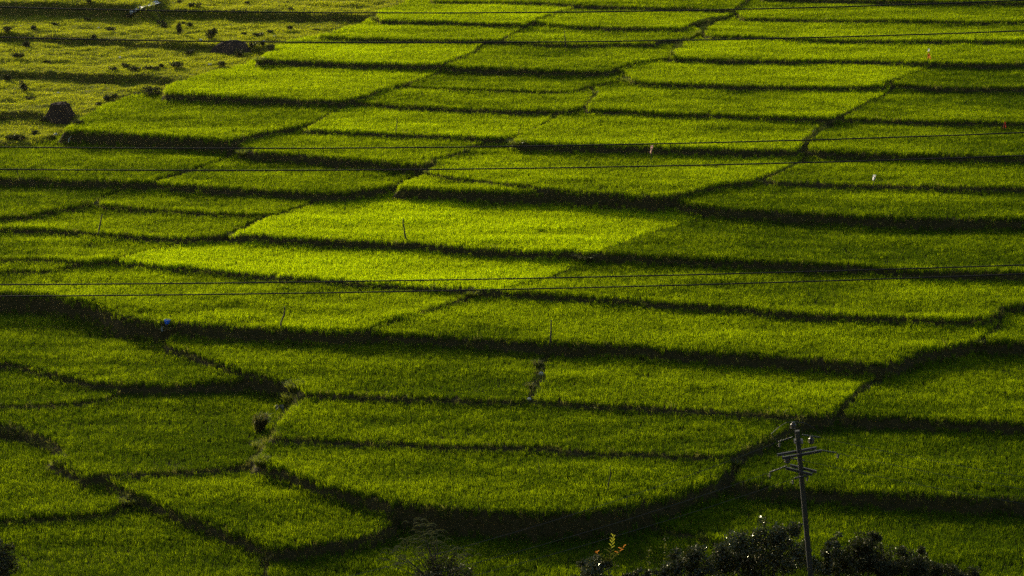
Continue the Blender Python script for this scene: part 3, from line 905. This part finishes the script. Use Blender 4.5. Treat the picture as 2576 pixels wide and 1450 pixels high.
# ------------------------------------------------------------------ stakes and cloths
def stake(base, top, label, bends=(0, 0), rad=.044, name='stake', cloth=None, z_in=.1):
    lift = 9.0 + 10.0 * base[1] / 1450.0      # the foot stands below the tips of the rice
    b0 = on_ground(base[0], base[1] + lift)
    t0 = at_y(top[0], top[1], b0.y)
    h = t0 - b0
    pts = [Vector((0, 0, -z_in))]
    for i in range(1, 7):
        u = i / 6
        w = math.sin(u * 6.3) * bends[0] + math.sin(u * 11 + 1) * bends[1]
        pts.append(h * u + Vector((w * (1 if i < 6 else .4), 0, 0)))
    b = MB()
    b.tube(pts, [rad * (1.15 - .5 * i / 6) for i in range(7)], 7)
    if cloth:
        t = empty(name, b0)
        b.build('stick', M_stake, t)
        for (nm, mat, u0, w, L, dx, sd) in cloth:
            rr = random.Random(sd)
            c = h * u0
            v, fc = [], []
            nu, nv = 4, 6
            for i in range(nv + 1):
                for j in range(nu + 1):
                    a = j / nu - .5; d = i / nv
                    v.append((c.x + a * w * (1 - .35 * d) + dx * d, .04 * math.sin(a * 9 + d * 3) + rr.uniform(-.015, .015), c.z - d * L + rr.uniform(-.015, .015)))
            for i in range(nv):
                for j in range(nu):
                    q = i * (nu + 1) + j
                    fc.append((q, q + 1, q + nu + 2, q + nu + 1))
            new_mesh_obj(nm, v, fc, mat, t)
        tag(t, label, 'marker stake')
        return t
    o = b.build(name, M_stake)
    o.location = b0
    tag(o, label, 'stake', 'bare stakes in the rice')
    return o
stake((1422,108), (1421,78), 'thin stake in the topmost plots between the two upper cables', (.01, .01))
stake((889,158), (888,137), 'short faint stake in the bright plot right of the rounded mound', (.01, 0), .018)
stake((997,331), (998,297), 'dark stake just above the third cable, left of centre', (-.03, .01), .03)
stake((46,438), (42,423), 'short stump of a stake at the left edge by the fourth cable', (0, 0), .022)
stake((245,584), (258,539), 'long stake leaning right, at the left edge', (.02, .01))
stake((1021,597), (1014,552), 'crooked stake in the brightest wide plot', (.02, .02), .046)
stake((707,815), (716,772), 's-shaped stake right of the blue bucket', (-.05, .01), .046)
stake((1385,853), (1387,806), 'straight upright stake in the very long plot', (.0, .005))
stake((1531,1224), (1535,1173), 'bent stake in the rounded plot, lowest in the picture', (-.03, .02), .026)
stake((1357,1188), (1355,1163), 'short dim stake left of the bent stake in the rounded plot', (.0, .01), .016)
stake((1576,1285), (1577,1245), 'thin cane at the front edge of the rounded plot', (.0, .01), .012)
stake((2333,162), (2337,119), 'stake with white rag above an orange rag at upper right', (.01, 0), .015, 'flag_stake',
      [('white_rag', M_white, .92, .13, .22, -.02, 1), ('orange_rag', M_orangec, .70, .16, .42, .16, 2), ('orange_rag', M_orangec, .66, .12, .38, -.02, 3)])
stake((2526,322), (2528,298), 'stake with dull red rags at the right edge below the diagonal path', (.0, 0), .02, 'flag_stake',
      [('red_rag', M_red, .75, .10, .45, .10, 4), ('red_rag', M_red, .6, .08, .35, -.08, 5)])
stake((1638,400), (1640,366), 'stake with a faded pink rag at the back of the big centre plot', (.0, 0), .018, 'flag_stake',
      [('pink_rag', M_pink, 1.0, .18, .20, -.01, 6), ('pink_rag', M_pink, .85, .14, .34, -.08, 7)])
stake((2196,471), (2200,441), 'stake with a bright white rag on the right below the fourth cable', (-.02, 0), .022, 'flag_stake',
      [('white_rag', M_white, 1.02, .19, .34, -.06, 8)])

# pale bent stick on the bank under the third cable
g = on_ground(172, 360)
b = MB()
tp = at_y(179, 343, g.y)
b.tube([(0, 0, -.05), (.03, 0, (tp - g).z * .5), ((tp - g).x, 0, (tp - g).z)], [.03, .025, .015], 7)
o = b.build('pale_stick', M_stone); o.location = g
tag(o, 'pale bent stick leaning on the earth step left of the third cable start', 'stick')

# ------------------------------------------------------------------ bucket, bottle, scraps, stones
g = on_ground(421, 817)
t = empty('bucket', g + Vector((0, 0, .02)))
tag(t, 'bright blue plastic bucket at the plot corner on the left', 'bucket')
b = MB()
b.lathe([(.10, 0), (.115, .02), (.15, .2), (.165, .215), (.165, .225), (.15, .225), (.145, .2), (.105, .03), (.02, .028)], (0, 0, 0), n=20)
b.build('body', M_bucket, t)
b = MB()
b.tube([(.155 * math.cos(a), -.02 - .1 * math.sin(a), .21 + .02 * math.sin(a)) for a in [i * math.pi / 10 for i in range(11)]], .006, 6)
b.build('handle', M_bottle, t)
g = on_ground(408, 834)
t = empty('bottle', g)
tag(t, 'small grey plastic bottle standing just below the blue bucket', 'bottle')
b = MB(); b.lathe([(.045, 0), (.05, .02), (.05, .17), (.02, .23), (.018, .25)], (0, 0, 0), n=14); b.build('body', M_bottle, t)
b = MB(); b.lathe([(.022, .25), (.022, .28), (.01, .282)], (0, 0, 0), n=12); b.build('cap', M_bottle, t)

for j, (px, py, s_, lab) in enumerate([
    (51, 68, .10, 'white scrap on the second pasture terrace near the left edge'),
    (248, 72, .09, 'small white scrap on the second pasture terrace above the cable'),
    (505, 102, .13, 'white scrap just over the second cable beside the upright shrub'),
    (690, 93, .15, 'white scrap right of the rounded mound on the second terrace'),
    (664, 106, .12, 'flat white scrap on the second cable right of the rounded mound'),
    (528, 165, .20, 'largest white scrap, on the third terrace below the mound'),
    (302, 146, .09, 'tiny white scrap in the middle of the third terrace'),
    (146, 236, .11, 'white scrap behind the flat-topped termite mound')]):
    r = random.Random(j)
    g = on_ground(px, py)
    v = [(r.uniform(.8, 1) * s_ * math.cos(a), r.uniform(.8, 1) * s_ * math.sin(a), .05 + r.uniform(0, .05)) for a in [i * math.pi / 4 for i in range(8)]]
    v2 = [(x * .9, y * .9, 0.01) for (x, y, z) in v]
    o = new_mesh_obj('litter_scrap', v + v2 + [(0, 0, .12)], [(i, (i + 1) % 8, 8 + (i + 1) % 8, 8 + i) for i in range(8)] + [(i, (i + 1) % 8, 16) for i in range(8)], M_white)
    o.location = g
    tag(o, lab, 'litter', 'white scraps on the pasture')
for (px, py, s_, lab) in [(1361, 944, .13, 'white stone at the upper end of the short lit gap'), (1331, 1007, .11, 'white stone at the lower end of the short lit gap'),
                          (140, 341, .14, 'pale stone at the pasture corner below the termite mound')]:
    g = on_ground(px, py)
    r = random.Random(px)
    b = MB()
    b.lathe([(s_ * .7, -.03), (s_, s_ * .4), (s_ * .8, s_ * .9), (s_ * .3, s_ * 1.15)], (0, 0, 0), n=9)
    b.v = [p * r.uniform(.85, 1.15) for p in b.v]
    o = b.build('stone', M_stone); o.location = g
    tag(o, lab, 'stone', 'pale stones')

# stream in the upper left corner
M_water, nt = mat_new('stream_water')
_o = nd(nt, 'ShaderNodeOutputMaterial'); _g = nd(nt, 'ShaderNodeBsdfPrincipled')
_g.inputs['Base Color'].default_value = (0.03, 0.03, 0.03, 1); _g.inputs['Roughness'].default_value = 0.3
_g.inputs['IOR'].default_value = 1.33
_n = nd(nt, 'ShaderNodeTexNoise'); _n.inputs['Scale'].default_value = 5.0; _n.inputs['Detail'].default_value = 4
_b = nd(nt, 'ShaderNodeBump'); _b.inputs['Strength'].default_value = 1.0; _b.inputs['Distance'].default_value = 0.5
_t = nd(nt, 'ShaderNodeTexCoord'); nt.links.new(_t.outputs['Object'], _n.inputs['Vector'])
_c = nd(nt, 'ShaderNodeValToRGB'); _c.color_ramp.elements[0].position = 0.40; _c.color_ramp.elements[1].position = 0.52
_c.color_ramp.elements[0].color = (0.05, 0.05, 0.05, 1); _c.color_ramp.elements[1].color = (0.85, 0.85, 0.85, 1)   # sun glints on the water, painted in as broken white flecks
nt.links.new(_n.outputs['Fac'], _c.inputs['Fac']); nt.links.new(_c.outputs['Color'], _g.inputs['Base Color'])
nt.links.new(_n.outputs['Fac'], _b.inputs['Height']); nt.links.new(_b.outputs[0], _g.inputs['Normal']); nt.links.new(_g.outputs[0], _o.inputs['Surface'])
pts = []
for (px, py) in [(400, 9), (388, 13), (375, 17), (362, 23), (355, 29), (346, 33), (336, 38), (325, 42)]:
    pts.append(on_ground(px, py))
v, fc = [], []
for i, p in enumerate(pts):
    d = (pts[min(i + 1, len(pts) - 1)] - pts[max(i - 1, 0)]); d.z = 0; d.normalize()
    s_ = Vector((d.y, -d.x, 0)) * (.17 + .06 * math.sin(i * 1.7))
    for q in (-1, 0, 1):
        w = p + s_ * q
        v.append((w.x, w.y, max(ground_h(w.x, w.y), p.z) + .08))
for i in range(len(pts) - 1):
    for j in range(2):
        a = i * 3 + j
        fc.append((a, a + 1, a + 4, a + 3))
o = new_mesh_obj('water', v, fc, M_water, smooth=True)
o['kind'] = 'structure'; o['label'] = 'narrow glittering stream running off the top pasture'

# ------------------------------------------------------------------ overhead cables
def cable(name, pix, ydist, rad, label, group, xr=95, seg=60, mat=None):
    q = [at_y(px, py, ydist) for (px, py) in pix]
    co = np.polyfit([p.x for p in q], [p.z for p in q], 2)
    co[0] = max(co[0], 1e-4)
    xs = np.linspace(-xr, xr, seg)
    b = MB()
    b.tube([(x, ydist, float(np.polyval(co, x))) for x in xs], rad, 6)
    o = b.build(name, mat or M_cable)
    tag(o, label, 'cable', group)
    return o
OC = 'overhead cables crossing the whole view'
cable('overhead_cable', [(0,19),(430,27),(859,33),(1288,33.5),(1717,27),(2146,16),(2576,2)], 60, .017, 'uppermost black overhead cable, close to the top edge', OC)
cable('overhead_cable', [(0,96),(430,101.5),(859,107.5),(1288,107.5),(1717,103),(2146,92),(2576,78)], 60, .017, 'second black overhead cable from the top, over the rounded mound', OC)
cable('overhead_cable', [(0,371),(430,373),(859,373.5),(1288,369),(1717,361),(2146,350),(2576,334)], 59, .017, 'third black overhead cable from the top', OC)
cable('overhead_cable', [(0,427),(430,428.5),(859,429),(1288,424.5),(1717,417),(2146,407),(2576,392)], 59, .017, 'fourth black overhead cable from the top', OC)
cable('overhead_cable', [(0,717),(430,713.5),(859,709),(1288,701.5),(1717,692.5),(2146,681),(2576,667)], 58, .0165, 'fifth black overhead cable, upper of the lowest pair', OC)
cable('overhead_cable', [(0,746),(430,742),(859,737),(1288,728.5),(1717,718),(2146,705),(2576,690)], 58, .0165, 'lowest black overhead cable across the middle of the view', OC)

# ------------------------------------------------------------------ utility pole
PYD = 88.6                                     # distance of the pole
def pp(px, py, dy=0.0):
    return at_y(px, py, PYD + dy)
ptop = pp(2006, 1088)
pbot = pp(2053, 1592)
pole = empty('utility_pole', pbot)
tag(pole, 'slightly leaning concrete utility pole with two crossarms at lower right', 'utility pole')
def part(mb, name, mat, parent=None, smooth=False):
    o = mb.build(name, mat, parent or pole, smooth, origin=pole.location)
    if parent and parent != pole:
        o.matrix_parent_inverse = Matrix.Identity(4)
    return o
axis = (ptop - pbot)
b = MB(); b.beam(pbot - axis * .08, ptop, .19, .22, Vector((0, 1, 0)))
# taper
for i, p in enumerate(b.v):
    c = pbot if i < 4 else ptop
    k_ = 1.12 if i < 4 else .92
    b.v[i] = c - (axis * .08 if i < 4 else Vector()) + (p - (pbot - axis * .08 if i < 4 else ptop)) * k_
part(b, 'post', M_concrete)
b = MB(); b.beam(ptop, ptop + axis.normalized() * .07, .17, .17, Vector((0, 1, 0))); part(b, 'post_cap', M_concrete)
b = MB()
for u in (.962, .951):
    c = pbot + axis * u
    b.beam(c - Vector((.16, 0, 0)), c + Vector((.18, 0, 0)), .27, .035)
part(b, 'clamp', M_steel)
arm_dir1 = None
def crossarm(a, b_, w=.075):
    a, b_ = Vector(a), Vector(b_)
    d = (b_ - a).normalized()
    side = d.cross(Vector((0, 0, 1))).normalized()
    for s_ in (-1, 1):
        m = MB()
        o_ = side * s_ * .16
        m.beam(a + o_, b_ + o_, .012, w)                       # web
        m.beam(a + o_ + side * s_ * .025 + Vector((0, 0, w / 2 + .007)), b_ + o_ + side * s_ * .025 + Vector((0, 0, w / 2 + .007)), .06, .012)
        m.beam(a + o_ + side * s_ * .025 - Vector((0, 0, w / 2 + .007)), b_ + o_ + side * s_ * .025 - Vector((0, 0, w / 2 + .007)), .06, .012)
        part(m, 'crossarm', M_steel)
    for u in (.08, .5, .92):
        m = MB()
        c = a.lerp(b_, u)
        m.tube([c - side * .2, c + side * .2], .012, 6)
        part(m, 'bolt', M_steel)
crossarm(pp(1962, 1149, -.42), pp(2060, 1131, .42))
crossarm(pp(1982, 1174.5, .36), pp(2048.5, 1191, -.36))
def pin_insulator(c, foot, label=None):
    m = MB()
    sc_i = 1.15
    m.lathe([(q[0] * sc_i, q[1] * sc_i) for q in [(.03, -.12), (.075, -.11), (.115, -.07), (.07, -.055), (.075, -.045), (.125, -.01), (.075, .01), (.08, .02), (.12, .055), (.075, .075), (.05, .11), (.062, .13), (.03, .145)]], c, n=18)
    o = part(m, 'insulator', M_porcelain, smooth=True)
    m = MB(); m.tube([Vector(foot), Vector(c) - Vector((0, 0, .1))], .012, 6)
    part(m, 'insulator_pin', M_steel)
pin_insulator(pp(1995.5, 1072), pp(2000, 1092))
pin_insulator(pp(2041, 1108.5, .2), pp(2043, 1129, .25))
pin_insulator(pp(1980.5, 1157.5, .3), pp(1984, 1173, .3))
def strain(a, b_):
    """string insulator between two points"""
    a, b_ = Vector(a), Vector(b_)
    L = (b_ - a).length
    prof = [(.012, 0)]
    n_ = max(4, int(L / .07))
    for i in range(n_):
        z = L * (i + .5) / n_
        prof += [(.018, z - .02), (.045, z), (.018, z + .015)]
    prof.append((.012, L))
    m = MB(); m.lathe(prof, a, axis=(b_ - a), n=10)
    part(m, 'strain_insulator', M_porcelain, smooth=True)
strain(pp(2017, 1094.5, .1), pp(2062, 1101, .3))
strain(pp(2061, 1132.5, .4), pp(2104, 1140, .6))
strain(pp(1986, 1153.5, .2), pp(2024, 1160, .5))
strain(pp(1995, 1100, -.1), pp(1958, 1112, -.4))
strain(pp(1980, 1173, .3), pp(1936, 1189, -.2))
strain(pp(2030, 1197, -.4), pp(1998, 1204, -.8))
def hang(c):
    c = Vector(c)
    m = MB(); m.lathe([(.01, 0), (.02, -.05), (.045, -.07), (.02, -.09), (.045, -.13), (.02, -.15), (.04, -.19), (.01, -.24)], c, n=10)
    m.tube([c, c + Vector((-.12, 0, -.16)), c + Vector((-.06, 0, -.3))], .006, 5)
    part(m, 'arrester', M_porcelain)
hang(pp(1961, 1113, -.4)); hang(pp(2108, 1141, .6)); hang(pp(1937, 1189, -.2)); hang(pp(1995, 1206, -.8)); hang(pp(2031, 1198, -.4))
m = MB()
jp = [(1940, 1092), (1958, 1076), (1978, 1063), (1998, 1061), (2022, 1064), (2045, 1075), (2062, 1090)]
m.tube([pp(x, y, .1 * i - .3) for i, (x, y) in enumerate(jp)], .008, 6)
m.tube([pp(2062, 1090, .3), pp(2063, 1097, .3), pp(2062, 1101, .3)], .008, 6)
m.tube([pp(1958, 1112, -.4), pp(1946, 1103, -.4), pp(1940, 1092, -.3)], .008, 6)
part(m, 'jumper_wire', M_alu)

def span(name, a, b_, sag, label, rad=.007, n=40, ext=0.0):
    a, b_ = Vector(a), Vector(b_)
    pts = []
    for i in range(n + 1):
        u = i / n * (1 + ext)
        p = a.lerp(b_, u)
        p.z -= sag * 4 * u * (1 - u) if u <= 1 else 0
        pts.append(p)
    m = MB(); m.tube(pts, rad, 5)
    o = m.build(name, M_alu)
    tag(o, label, 'power line', 'power lines strung from the utility pole')
span('power_line', pp(1958, 1112, -.4), at_y(700, 1490, 78), .45, 'topmost thin line running from the utility pole down to the left')
span('power_line', pp(1936, 1189, -.2), at_y(700, 1535, 78), .35, 'middle thin line running from the utility pole down to the left')
span('power_line', pp(1998, 1204, -.8), at_y(700, 1565, 78), .35, 'lowest thin line running from the utility pole down to the left')
span('power_line', pp(2062, 1101, .3), at_y(3300, 1290, 104), .4, 'faint topmost line from the utility pole to the right edge')
span('power_line', pp(2104, 1140, .6), at_y(3300, 1320, 104), .4, 'middle line from the long crossarm to the right edge')
span('power_line', pp(2024, 1160, .5), at_y(3300, 1360, 104), .4, 'lowest line from the pole to the right edge')

# ------------------------------------------------------------------ bushes along the bottom edge
def bush(name, y, base_px, blobs, n, size, mat, label, seed, extra=None, shell=.45):
    """blobs: picture x, y, radius in picture units, all about the distance y"""
    r = random.Random(seed)
    gz = ground_h(at_y(base_px, 1450, y).x, y)
    base = Vector((at_y(base_px, 1450, y).x, y, gz))
    t = empty(name, base)
    tag(t, label, 'bush')
    s = MB(); lf = MB()
    sc_ = y / (FPX * CP) * 1.04
    tot = sum(b_[2] ** 2 for b_ in blobs)
    for (px, py, rd) in blobs:
        yy = y + r.uniform(-.5, .5)
        c = at_y(px, py, yy) - base
        R_ = rd * sc_
        c2 = c * .5 + Vector((r.uniform(-.15, .15), r.uniform(-.1, .1), 0))
        s.tube([(0, 0, -.2), c2, c, c + Vector((r.uniform(-.3, .3) * R_, 0, R_ * .7))], [.05, .03, .016, .006], 6)
        for _ in range(3):
            e = c + Vector((r.uniform(-.8, .8), r.uniform(-.8, .8), r.uniform(-.2, .9))) * R_
            s.tube([c, c.lerp(e, .5) + Vector((0, 0, .05)), e], [.012, .008, .004], 5)
        # leaves in sub-clumps so that gaps stay open
        m_ = int(2.3 * n * rd * rd / tot)
        subs = max(6, int(R_ * 26))
        for _ in range(subs):
            d = Vector((r.gauss(0, 1), r.gauss(0, .8), r.gauss(0, 1))).normalized() * R_ * r.uniform(.3, 1.15)
            leaf_mass(lf, c + d, (R_ * r.uniform(.25, .5), R_ * .4, R_ * r.uniform(.25, .55)), m_ // subs, size, r, shell=.6)
    s.build('branches', M_bark, t)
    lf.build('foliage', mat, t)
    return t
bush('bush', 91.5, 5, [(-20, 1440, 45), (8, 1385, 22), (14, 1425, 30), (-5, 1405, 30)], 2600, .09, M_shrub, 'dark bush in the bottom left corner', 31)
bush('bush', 90.5, 1500, [(1490, 1440, 34), (1465, 1415, 12), (1515, 1425, 22), (1475, 1452, 30)], 2400, .085, M_glossleaf, 'small glossy bush with white glints beside the orange-tipped sapling', 32)
bush('bush', 90.8, 1740, [(1690, 1432, 26), (1665, 1445, 22), (1740, 1400, 30), (1722, 1440, 38), (1765, 1430, 32), (1700, 1395, 14)], 4200, .085, M_glossleaf, 'glossy-leaved bush full of white glints left of the large dark bush', 33)
bush('bush', 91.4, 1920, [(1820, 1395, 40), (1870, 1370, 38), (1925, 1352, 36), (1975, 1345, 34), (2003, 1328, 17), (1960, 1395, 50), (1900, 1420, 55), (1845, 1430, 45), (2015, 1385, 30)], 11000, .088, M_glossleaf, 'large dark glossy bush in front of the utility pole foot', 34)
bush('bush', 91.8, 2080, [(2085, 1390, 22), (2105, 1365, 18), (2070, 1425, 30), (2110, 1420, 34)], 2600, .09, M_glossleaf, 'loose speckled bush just right of the utility pole', 35)
bush('bush', 92.2, 2180, [(2175, 1375, 32), (2195, 1357, 20), (2160, 1410, 45), (2215, 1415, 40)], 6000, .085, M_shrub, 'dense dark round bush second right of the utility pole', 36)
bush('bush', 92.0, 2300, [(2265, 1415, 30), (2290, 1430, 34), (2316, 1392, 14), (2318, 1420, 20), (2350, 1438, 30), (2395, 1445, 28), (2440, 1460, 26)], 5000, .085, M_shrub, 'trailing dark bush with a pointed top near the right corner', 37)
bush('bush', 90.2, 1600, [(1572, 1455, 18), (1600, 1440, 12), (1630, 1458, 18)], 900, .09, M_glossleaf, 'tiny clump of leaves between the sapling and the glossy bush', 38)
bush('bush', 91.0, 1110, [(1112, 1440, 34), (1070, 1446, 26), (1150, 1444, 26), (1136, 1412, 16), (1085, 1408, 14), (1172, 1452, 20)], 1700, .08, M_shrub, 'dark undergrowth at the foot of the feathery tree', 39)

# feathery tree, bottom centre
r = random.Random(51)
yb = 91.0
bx = at_y(1105, 1450, yb).x
base = Vector((bx, yb, ground_h(bx, yb)))
t = empty('feathery_tree', base)
tag(t, 'young tree with feathery compound leaves at the bottom edge, left of centre', 'tree')
s = MB(); lf = MB()
tips = [(1045, 1312), (1060, 1325), (1075, 1333), (1095, 1338), (1085, 1345), (1050, 1340), (1065, 1355), (1090, 1362), (1110, 1370), (1040, 1375), (1020, 1372), (985, 1382), (978, 1392), (1000, 1398), (1030, 1400),
        (1125, 1385), (1150, 1385), (1180, 1392), (1190, 1398), (1165, 1400), (1140, 1395), (1060, 1390), (1085, 1395), (1105, 1400), (1010, 1415), (1160, 1425), (1180, 1430), (1060, 1420), (990, 1425), (1130, 1415), (1045, 1362), (1078, 1378), (1115, 1390), (1098, 1352)]
for (px, py) in tips:
    yy = yb + r.uniform(-.7, .7)
    c = at_y(px, py, yy) - base
    fork = Vector((c.x * .3, c.y * .3, c.z * .55))
    s.tube([(0, 0, -.2), fork * .5, fork, c.lerp(fork, .4) + Vector((0, 0, .08)), c], [.045, .035, .02, .012, .004], 6)
    for _ in range(4):
        o_ = c + Vector((r.gauss(0, .14), r.gauss(0, .2), r.gauss(0, .10)))
        a = r.uniform(-.9, .9) + (math.pi if r.random() < .6 else 0)
        L = r.uniform(.28, .5)
        prev = None
        nn = 12
        for i in range(nn):
            u = i / (nn - 1)
            p = o_ + Vector((math.cos(a) * L * u, math.sin(a) * L * u * .6, .12 * math.sin(u * 2.2) - .14 * u * u))
            for sd in (-1, 1):
                dr = Vector((-math.sin(a) * sd * .6, math.cos(a) * sd, -.25)).normalized() * (.10 * (1 - .5 * u))
                al = Vector((math.cos(a), math.sin(a), 0)) * .017
                lf.add([p - al, p + al, p + dr + al * .4 + Vector((math.cos(a), math.sin(a), 0)) * .03], [(0, 1, 2)])
            if prev is not None:
                lf.add([prev, p, p + Vector((0, 0, .008))], [(0, 1, 2)])
            prev = p
s.build('branches', M_bark, t)
lf.build('foliage', M_feather, t)

# sapling with orange young leaves
yb = 90.6
bx = at_y(1535, 1450, yb).x
base = Vector((bx, yb, ground_h(bx, yb)))
t = empty('sapling', base)
tag(t, 'thin sapling with glowing yellow and orange young leaves at the bottom edge', 'sapling')
b = MB()
fk = at_y(1530, 1420, yb) - base
stems = [(at_y(1543, 1352, yb) - base), (at_y(1568, 1378, yb - .2) - base), (at_y(1500, 1392, yb + .2) - base), (at_y(1552, 1395, yb + .1) - base), (at_y(1515, 1405, yb) - base)]
for s_ in stems:
    b.tube([(0, 0, -.2), fk * .55, fk, fk.lerp(s_, .6) + Vector((0, 0, .02)), s_], [.022, .018, .012, .008, .003], 6)
b.build('stem', M_bark, t)
def leaf_mesh(name, L, W, mat):
    v, fc = [], []
    for i in range(6):
        u = i / 5
        w_ = W * math.sin(math.pi * (u * .93 + .04)) ** .8
        v += [(-w_, L * u, .02 - .12 * L * u * u + w_ * .3), (0, L * u, -.12 * L * u * u), (w_, L * u, .02 - .12 * L * u * u + w_ * .3)]
    for i in range(5):
        a = i * 3
        fc += [(a, a + 1, a + 4, a + 3), (a + 1, a + 2, a + 5, a + 4)]
    me = bpy.data.meshes.new(name); me.from_pydata(v, [], fc); me.materials.append(mat)
    return me
me_y, me_o, me_g = leaf_mesh('leaf', .19, .030, M_young), leaf_mesh('leaf', .17, .034, M_orange), leaf_mesh('leaf', .18, .034, M_feather)
def put_leaf(me, p, az, tilt):
    o = bpy.data.objects.new('leaf', me)
    scene.collection.objects.link(o); o.parent = t
    o.location = p; o.rotation_euler = (tilt, 0, az)
for k_, s_ in enumerate(stems):
    lowp = fk.lerp(s_, .1)
    cnt = 16 if k_ == 0 else 9
    for i in range(cnt):
        u = i / (cnt - 1)
        p = lowp.lerp(s_, u)
        me = me_g
        if k_ == 0 and u > .5: me = me_y
        if k_ == 1 and u > .55: me = me_o
        if k_ == 2 and u > .75: me = me_o
        put_leaf(me, p, (1.35 if i % 2 else -1.35) + r.uniform(-.4, .4), .75 + r.uniform(-.3, .35) + (.35 if u > .9 else 0))
for i in range(34):
    p = fk.lerp(stems[i % 5], r.uniform(-.8, .5)) + Vector((r.gauss(0, .12), r.gauss(0, .12), r.gauss(0, .08)))
    put_leaf(me_g, p, r.uniform(-3, 3), r.uniform(-.2, .9))

# two thin weeds by the bottom edge
for (px0, py0, lab) in [(1632, 1378, 'thin drooping weed left of the glossy bush'), (1673, 1352, 'taller thin weed with pale leaves above the glossy bush'), (1755, 1366, 'spindly weed rising between the glossy bush and the large bush')]:
    yb = 91.6
    bx = at_y(px0, 1450, yb).x
    base = Vector((bx, yb, ground_h(bx, yb)))
    tp = at_y(px0, py0, yb) - base
    t = empty('weed', base); tag(t, lab, 'weed', 'thin weeds by the bottom edge')
    b = MB(); b.tube([(0, 0, -.1), tp * .5 + Vector((.04, 0, 0)), tp], [.012, .008, .003], 5); b.build('stem', M_bark, t)
    b = MB()
    for i in range(16):
        u = .45 + .55 * i / 15
        leaf_mass(b, tp * u + Vector((.03 * math.sin(i), 0, 0)), (.07, .07, .04), 3, .10, r)
    b.build('foliage', M_feather, t)

# ------------------------------------------------------------------ air
def add_haze():
    x0, x1, y0_, y1_, z0, z1 = -3100, 3100, -1000, 3500, -40, 140
    v = [(x0, y0_, z0), (x1, y0_, z0), (x1, y1_, z0), (x0, y1_, z0), (x0, y0_, z1), (x1, y0_, z1), (x1, y1_, z1), (x0, y1_, z1)]
    f = [(3, 2, 1, 0), (4, 5, 6, 7), (0, 1, 5, 4), (1, 2, 6, 5), (2, 3, 7, 6), (3, 0, 4, 7)]
    m, nt = mat_new('evening_haze')
    out = nd(nt, 'ShaderNodeOutputMaterial')
    pv = nd(nt, 'ShaderNodeVolumePrincipled')
    pv.inputs['Color'].default_value = (1.0, 0.90, 0.55, 1)
    pv.inputs['Density'].default_value = HAZE
    pv.inputs['Anisotropy'].default_value = 0.89
    nt.links.new(pv.outputs[0], out.inputs['Volume'])
    o = new_mesh_obj('haze', v, f, m)
    o['kind'] = 'stuff'
    o['label'] = 'thin warm evening haze over the terraces'
HAZE = 0.00006
if HAZE > 0:
    add_haze()
